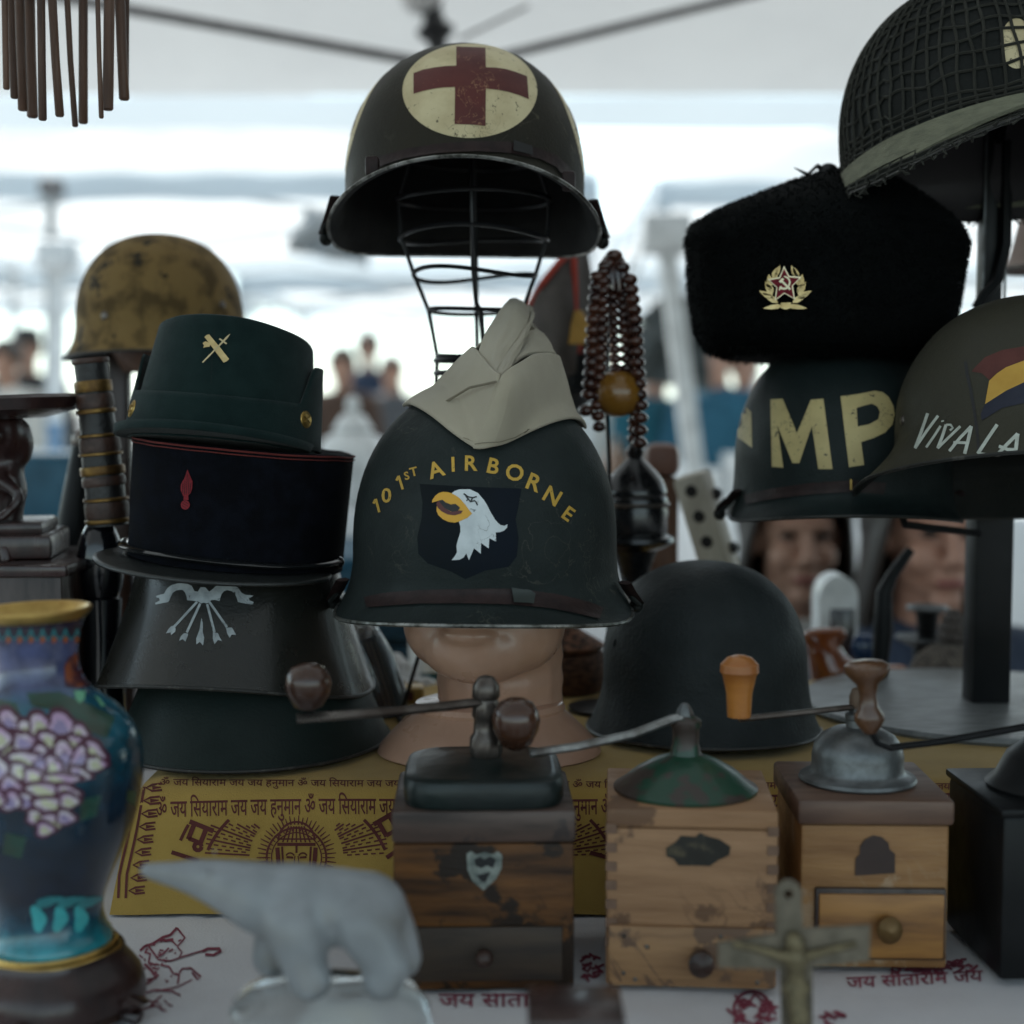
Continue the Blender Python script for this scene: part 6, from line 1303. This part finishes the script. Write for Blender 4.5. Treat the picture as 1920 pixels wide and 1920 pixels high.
rh = thing('bonnet', 'grey-brown peaked cap edged with red cord and a gold tassel', 'cap', pt(1050, 600, 1.78)); FELT = mat('felt_greybrown', (.09, .075, .068), .95, col2=(.055, .045, .04), ns=20, bump=.3, bs=300); Rb = parent_matrix(rh).inverted(); Pt = lambda u, v, Y=1.78: pt(u, v, Y)
patch('front_panel', [[Pt(990, 590), Pt(1000, 650), Pt(1040, 705), Pt(1080, 700)], [Pt(1015, 540, 1.74), Pt(1030, 600, 1.73), Pt(1055, 650, 1.73), Pt(1082, 660, 1.75)], [Pt(1048, 500, 1.75), Pt(1055, 540, 1.73), Pt(1070, 580, 1.73), Pt(1084, 620, 1.76)], [Pt(1072, 478), Pt(1074, 510, 1.76), Pt(1078, 560, 1.76), Pt(1086, 610, 1.78)]], m=FELT, parent=rh)
patch('back_panel', [[Pt(1072, 480, 1.79), Pt(1076, 560, 1.80), Pt(1084, 640, 1.81), Pt(1090, 700, 1.82)], [Pt(1086, 466, 1.81), Pt(1092, 540, 1.84), Pt(1100, 620, 1.85), Pt(1112, 690, 1.86)], [Pt(1100, 470, 1.84), Pt(1112, 530, 1.87), Pt(1124, 600, 1.89), Pt(1130, 680, 1.90)]], m=FELT, parent=rh)
mb = MB(); mb.tube([Pt(992, 575, 1.77), Pt(1018, 530, 1.735), Pt(1048, 492, 1.74), Pt(1068, 476, 1.765), Pt(1076, 486, 1.755), Pt(1078, 540, 1.75), Pt(1078, 600, 1.74), Pt(1086, 660, 1.76)], .0042, 8); mb.build('red_cord', mat('cord_red', (.42, .05, .03), .8), rh, world=True)
mb = MB()
for k in range(9): mb.tube([Pt(1084, 586, 1.735), Pt(1074+k*3.2, 610, 1.73), Pt(1070+k*4.2, 645, 1.73)], [.005, .004, .003], 6)
mb.build('gold_tassel', mat('tassel_gold', (.48, .26, .05), .7, bump=.5, bs=300), rh, world=True)
r = thing('hat_block', 'dark hat block and post under the red-edged cap', 'stand', (pt(1060, 700, 1.84).x, 1.84, .7475)); zt_ = pt(1060, 690, 1.84).z-.7475
mb = MB(); mb.lathe([(0, 0), (.08, 0), (.07, .02), (.02, .03), (.018, zt_-.05), (.05, zt_-.03), (.055, zt_), (.035, zt_+.05), (0, zt_+.06)], 24, cap=False); mb.build('post', M['black_metal'], r)

pbz = thing('perforated_bar', 'pale wooden bar drilled with a row of black holes, leaning behind the dark helmet', 'bar', (pt(1345, 1100, 1.72).x, 1.72, .7475)); Rb = parent_matrix(pbz).inverted(); a, b = Rb @ pt(1296, 888, 1.72), Rb @ pt(1395, 1210, 1.72)
d = (b-a).normalized(); L_ = (b-a).length; L2 = a.z/-d.z if d.z else L_; ux = Vector((d.z, 0, -d.x)).normalized(); ux = ux if ux.x > 0 else -ux; uy = d.cross(ux)
Mb = Matrix(((ux.x, uy.x, d.x, a.x), (ux.y, uy.y, d.y, a.y), (ux.z, uy.z, d.z, a.z), (0, 0, 0, 1))) @ Matrix.Rotation(R(26), 4, 'Z')
sy = -1 if (Mb.to_3x3() @ Vector((0, 1, 0))).y > 0 else 1
mb = MB(); mb.box((0, 0, L2/2), (.040, .034, L2), Mb, bev=.006); bar = mb.build('bar_body', mat('bone_wood', (.46, .42, .35), .55, col2=(.36, .32, .26), ns=14, stretch=(4, 4, 1)), pbz)
mb = MB()
for k in range(9): mb.lathe([(0, 0), (.0072, 0), (.0068, .0012), (0, .0012)], 20, Mb @ T((0.0, sy*.0172, .018+k*.0305)) @ Matrix.Rotation(R(-90*sy), 4, 'X'), cap=False)
mb.build('hole_row', M['black'], bar)
mb = MB()
for z_ in (.03, .095): mb.ball(Mb @ Vector((.022, 0, z_)), .007)
mb.build('peg', M['black'], pbz)
r = thing('wooden_post', 'dark brown wooden post between the black vessel and the perforated bar', 'post', (pt(1243, 900, 1.80).x, 1.80, .7475)); z_ = pt(1243, 862, 1.80).z-.7475
mb = MB(); mb.box((0, 0, z_/2-.01), (.034, .04, z_-.02), bev=.004); mb.build('shaft', M['wood_brown'], r); mb = MB(); mb.box((-.002, 0, z_), (.042, .046, .04), bev=.012); mb.build('cap', mat('wood_rosy', (.20, .10, .075), .5), r)
mb = MB(); mb.box((-.004, -.022, z_*.35), (.012, .008, z_*.5), bev=.003); mb.build('inlay_strip', M['wood_orange'], r)

YK = 1.58; bk = thing('lidded_basket', 'round coiled basket with red-brown lid to the right of the mannequin neck', 'basket', (pt(1058, 1250, YK).x, YK, .8465)); zz_ = lambda v: pt(1058, v, YK).z-.8465; s = YK/2800
BSK = mat('basket_coil', (.16, .075, .04), .8, col2=(.06, .028, .018), ns=120, lo=.45, hi=.55, stretch=(1, 1, 2), bump=.5, bs=300)
mb = MB(); nlev = 9; zt_ = zz_(1216)
for k in range(nlev):
    z_ = .006+k*(zt_-.01)/nlev; rr = (60+10*sin(PI*(k+1)/(nlev+2)))*s; mb.tube([(rr*cos(t), rr*sin(t), z_) for t in [2*PI*j/48 for j in range(48)]], .0068, 8, closed=True)
mb.build('coiled_wall', BSK, bk)
mb = MB()
for k in range(8): rr = (70-k*8.2)*s; mb.tube([(rr*cos(t), rr*sin(t), zt_+.004+k*.0028) for t in [2*PI*j/48 for j in range(48)]], .0034, 8, closed=True)
lidb = mb.build('coiled_lid', mat('basket_red', (.24, .10, .05), .75, col2=(.05, .025, .016), ns=150, lo=.45, hi=.55, bump=.5, bs=300), bk)
mb = MB(); mb.ball((0, 0, zt_+.034), (.011, .011, .014)); mb.build('lid_knob', BSK, lidb)

rl = thing('wrapped_bundle', 'blue-grey striped bundle wrapped in clear plastic beside the green helmet', 'bundle', (pt(700, 1280, 1.46).x, 1.46, .8465)); Rb = parent_matrix(rl).inverted(); q = lambda u, v, dy=0: Rb @ (pt(u, v, 1.46)+Vector((0, dy, 0))); s = 1.46/2800
BLU = mat('paper_blue', (.17, .24, .31), .5, col2=(.10, .15, .20), ns=40, stretch=(8, 8, .4), bump=.3, bs=90, coat=.3)
mb = MB(); mb.tube([q(672, 1198), q(686, 1240), q(704, 1300), q(718, 1360), Vector((q(724, 1400).x, 0, .002))], [.021, .023, .024, .024, .025], 24); mb.build('paper_roll', BLU, rl)
mb = MB(); g = random.Random(3)
for k in range(9): x = -.018+k*.0045; mb.tube([q(672, 1198, -.022)+Vector((x, .0025*abs(k-4)*.6, 0)), q(704, 1300, -.025)+Vector((x, .0025*abs(k-4)*.6, 0)), q(720, 1380, -.026)+Vector((x, .0025*abs(k-4)*.6, 0))], .0011, 5)
mb.build('page_edges', mat('paper_pale', (.42, .48, .52), .4), rl)
PLS = mat('plastic_film', (.75, .74, .74), .18, trans=.45, bump=.9, bs=26, coat=.4); b = bmesh.new(); bmesh.ops.create_icosphere(b, subdivisions=4, radius=1)
for v in b.verts:
    n_ = v.co.copy(); k = 1+.34*noise.turbulence(n_*1.7, 3, False)-.1; v.co = q(672, 1172)+Vector((n_.x*.022*k, n_.y*.022*k, n_.z*.026*k))
mb = MB(); mb.add(b); mb.build('plastic_twist', PLS, rl, angle=18)
mb = MB(); mb.tube([q(664, 1190), q(690, 1245), q(710, 1310), q(724, 1370), Vector((q(728, 1400).x, 0, .003))], [.024, .0275, .029, .0285, .028], 20, cap=False); mb.build('plastic_sleeve', mat('plastic_clear', (.9, .92, .93), .12, trans=.92, bump=.5, bs=40), rl)
pb = thing('plastic_bag', 'crumpled white plastic bag behind the striped bundle', 'bag', (pt(735, 1300, 1.62).x, 1.62, .7475)); b = bmesh.new(); bmesh.ops.create_icosphere(b, subdivisions=5, radius=1); Rb = parent_matrix(pb).inverted(); c = Rb @ pt(738, 1290, 1.62)
for v in b.verts:
    n_ = v.co.copy(); k = 1+.42*noise.turbulence(n_*1.5+Vector((4, 0, 0)), 3, False)-.12; v.co = Vector((c.x+n_.x*.052*k, n_.y*.05*k, max(.0, c.z*.55+n_.z*c.z*.55*k+.02)))
mb = MB(); mb.add(b); mb.build('bag_film', mat('bag_white', (.72, .72, .72), .35, bump=.4, bs=50, translucent=.25), pb, angle=25)
cn = thing('spray_can', 'white can with a teal label behind the mannequin chin', 'can', (pt(800, 1240, 1.72).x, 1.72, .7475)); zz_ = lambda v: pt(800, v, 1.72).z-.7475; s = 1.72/2800
mb = MB(); mb.lathe([(0, 0), (34*s, 0), (35*s, .003), (35*s, zz_(1185)), (30*s, zz_(1172)), (14*s, zz_(1166)), (14*s, zz_(1150)), (0, zz_(1149))], 36, cap=False); can = mb.build('can_body', M['porcelain'], cn)
mb = MB(); mb.rows([[(35.4*s*cos(R(a)), 35.4*s*sin(R(a)), z_) for a in range(-125, 20, 5)] for z_ in (zz_(1302), zz_(1256))], closed=False); mb.build('label', mat('label_teal', (.012, .12, .16), .4), can)
mb = MB()
for k in range(7): z_ = zz_(1286-k*4.2); mb.rows([[(35.8*s*cos(R(a)), 35.8*s*sin(R(a)), z) for a in (-155, -145, -138)] for z in (z_, z_+.0012)], closed=False)
mb.build('printed_lines', M['p_black'], can)
r = thing('folded_cloth', 'dark blue folded cloth behind the plastic bag', 'cloth', (pt(725, 1200, 1.82).x, 1.82, .7475)); zt_ = pt(725, 1150, 1.82).z-.7475
mb = MB()
for k in range(5): mb.box((.002*(k % 2), 0, zt_*(k+.5)/5), (.10+.004*(k % 2), .12, zt_/5*.94), bev=zt_/14, seg=3)
mb.build('cloth_stack', cloth('cloth_petrol', (.008, .045, .075)), r)
r = thing('yellow_packet', 'small yellow packet at the foot of the striped bundle', 'packet', (pt(750, 1372, 1.52).x, 1.52, .8465)); mb = MB(); mb.box((0, 0, .008), (.05, .03, .016), bev=.003); mb.build('packet_body', mat('packet_yellow', (.42, .25, .04), .5), r); mb = MB(); mb.box((0, -.0155, .008), (.03, .001, .009)); mb.build('packet_label', M['p_maroon'], r)

# right background: clog bowl, lantern, bent rod, candlestick, woven dome
YG = 1.70; cg = thing('wooden_clog', 'glossy orange-brown wooden clog with a blue bow behind the dark helmet', 'clog', (pt(1590, 1290, YG).x, YG, .7475)); Rb = parent_matrix(cg).inverted(); q = lambda u, v, dy=0: Rb @ (pt(u, v, YG)+Vector((0, dy, 0))); s = YG/2800
ch = [[(q(1545, 1225), 34*s), (q(1560, 1262), 44*s), (q(1600, 1285), 42*s), (q(1645, 1278), 34*s), (q(1690, 1262), 18*s)], [(q(1520, 1195), 18*s), (q(1575, 1190), 16*s)], [(q(1560, 1300), 46*s), (q(1560, 1400), 50*s)], [(q(1620, 1300), 40*s), (q(1620, 1400), 46*s)]]
ch[2][1] = (Vector((q(1560, 1400).x, 0, .03)), 50*s); ch[3][1] = (Vector((q(1620, 1400).x, 0, .03)), 46*s)
LAC = mat('lacquer_orange', (.26, .075, .018), .15, col2=(.14, .035, .010), ns=16, coat=.6); blob(ch, .004, 4).build('clog_body', LAC, cg)
mb = MB()
for a in (-.5, .5, 1.6): mb.ball(q(1608+14*a, 1206+6*abs(a), -.03), (.011, .008, .017))
mb.build('blue_bow', mat('bow_blue', (.006, .03, .09), .3, coat=.4), cg)
lt = thing('white_lantern', 'white round-topped metal lantern with a dark window, beside the seated people', 'lantern', (pt(1565, 1140, 1.9).x, 1.9, .7475)); zt_ = pt(1565, 1075, 1.9).z-.7475; s = 1.9/2800
mb = MB(); n_ = 14; outl = [(-36*s, 0), (36*s, 0), (36*s, zt_-.03)]+[(36*s*cos(R(a)), zt_-.03+.03*sin(R(a))) for a in range(15, 180, 15)]+[(-36*s, zt_-.03)]
mb.prism(outl, .05, T((0, .025, 0)) @ Matrix.Rotation(R(90), 4, 'X')); lb = mb.build('lantern_body', mat('paint_white', (.72, .74, .74), .35), lt, angle=30)
mb = MB(); mb.box((.004, -.0265, zt_-.085), (.030, .003, .085), bev=.001); mb.build('window', mat('window_dark', (.03, .022, .024), .2), lb)
YR = 1.62; br_ = thing('bent_rod', 'black bent metal rod with a hooked top, to the left of the black post', 'rod', (pt(1650, 1250, YR).x, YR, .7475)); Rb = parent_matrix(br_).inverted(); q = lambda u, v, dy=0: Rb @ (pt(u, v, YR)+Vector((0, dy, 0)))
mb = MB(); mb.tube([Vector((q(1650, 1300).x, 0, .003)), q(1650, 1250), q(1656, 1180), q(1658, 1110), q(1672, 1080), q(1690, 1055), q(1708, 1030)], [.009, .009, .011, .009, .0065, .006, .005], 10); mb.build('rod', M['black_metal'], br_)
mb = MB(); mb.lathe([(0, 0), (.045, 0), (.042, .008), (.012, .014), (0, .015)], 24, T((q(1650, 1300).x, 0, 0)), cap=False); mb.build('foot', M['black_metal'], br_)
YL = 1.80; cs = thing('candlestick', 'dark candlestick with bright rims beside the woven dome', 'candlestick', (pt(1738, 1200, YL).x, YL, .7475)); zz_ = lambda v: pt(1738, v, YL).z-.7475; s = YL/2800
mb = MB(); mb.lathe([(0, 0), (.045, 0), (.042, .01), (.018, .02), (.016, zz_(1215)), (54*s, zz_(1200)), (55*s, zz_(1194)), (18*s, zz_(1188)), (22*s, zz_(1150)), (34*s, zz_(1142)), (20*s, zz_(1140)), (0, zz_(1144))], 36, cap=False); mb.build('turned_stem', M['black_metal'], cs)
for r_, v in ((36, 1140), (55, 1196)):
    mb = MB(); mb.tube([(r_*s*cos(t), r_*s*sin(t), zz_(v)) for t in [2*PI*k/36 for k in range(36)]], .0026, 6, closed=True); mb.build('rim', M['steel'], cs)
YD = 1.74; wd_ = thing('woven_dome', 'woven grey-brown domed basket lid with a knobbly finial by the black post', 'basket', (pt(1785, 1240, YD).x, YD, .7475)); zz_ = lambda v: pt(1785, v, YD).z-.7475; s = YD/2800
mb = MB(); NB = 15
for k in range(NB):
    t = k/(NB-1); v = 1272-62*sin(t*PI/2); rr = 74*cos(t*PI/2*.94)
    for j in range(34):
        a = 2*PI*(j+.5*(k % 2))/34; mb.ball((rr*s*cos(a), rr*s*sin(a), zz_(v)), (max(.0018, rr*s*.1), max(.0018, rr*s*.1), .0034), None, 6, 4)
mb.lathe([(72*s, 0), (74*s, zz_(1272)), (60*s, zz_(1240)), (30*s, zz_(1216)), (0, zz_(1212))], 30, cap=False); dome = mb.build('woven_shell', mat('wicker_grey', (.17, .14, .115), .8, col2=(.08, .065, .055), ns=100), wd_)
mb = MB()
for k, (v, r_) in enumerate(((1208, 22), (1192, 26), (1176, 24), (1160, 19), (1148, 11))):
    for j in range(9): a = 2*PI*(j+.5*(k % 2))/9; mb.ball((r_*.62*s*cos(a), r_*.62*s*sin(a), zz_(v)), r_*.5*s, None, 8, 6)
mb.build('finial', mat('wicker_dark', (.07, .055, .048), .7), wd_)

# ------------------------------------------------------------------ bamboo chime hanging into the upper left corner
wc = thing('wind_chime', 'row of dark brown bamboo sticks hanging into the upper left corner', 'wind chime', pt(125, -170, 1.28)); BAM = mat('bamboo_dark', (.12, .055, .030), .5, col2=(.05, .022, .013), ns=9, stretch=(9, 9, .6), bump=.3, bs=90)
sticks = [(12, 168, 9, 12), (27, 185, 20, 14), (43, 208, 37, 18), (61, 221, 55, 20), (80, 226, 77, 15), (112, 219, 98, 16), (141, 238, 126, 11), (156, 232, 156, 17), (190, 222, 183, 9), (202, 207, 205, 20), (233, 188, 225, 19), (237, 160, 238, 9)]
for k, (x1, y1, x0, w_) in enumerate(sticks):
    Yk = 1.28+.018*((k*5) % 4-1.5); rr = w_*.5*Yk/2800; xt = x0+(x0-x1)*.35
    pts_ = [pt(xt, -150, Yk), pt(x0, 0, Yk), pt((x0*1.15+x1*.85)/2, y1*.5, Yk), pt(x1, y1-3, Yk), pt(x1, y1, Yk)]
    mb = MB(); mb.tube(pts_, [rr, rr, rr*.98, rr*1.02, rr*.75], 12); sk = mb.build('stick', BAM, wc, world=True)
    mb = MB(); mb.tube([pts_[0], pt(125+(xt-125)*.8, -170, 1.28)], .0008, 4); mb.build('string', M['black'], sk, world=True)
mb = MB(); c = pt(125, -170, 1.28); mb.lathe([(0, 0), (.062, 0), (.064, .006), (.062, .012), (0, .012)], 40, T(c), cap=False); mb.build('top_disc', BAM, wc, world=True)
mb = MB(); mb.tube([c, c+Vector((0, .0, .45))], .0012, 5); mb.build('hanging_cord', M['black'], wc, world=True)
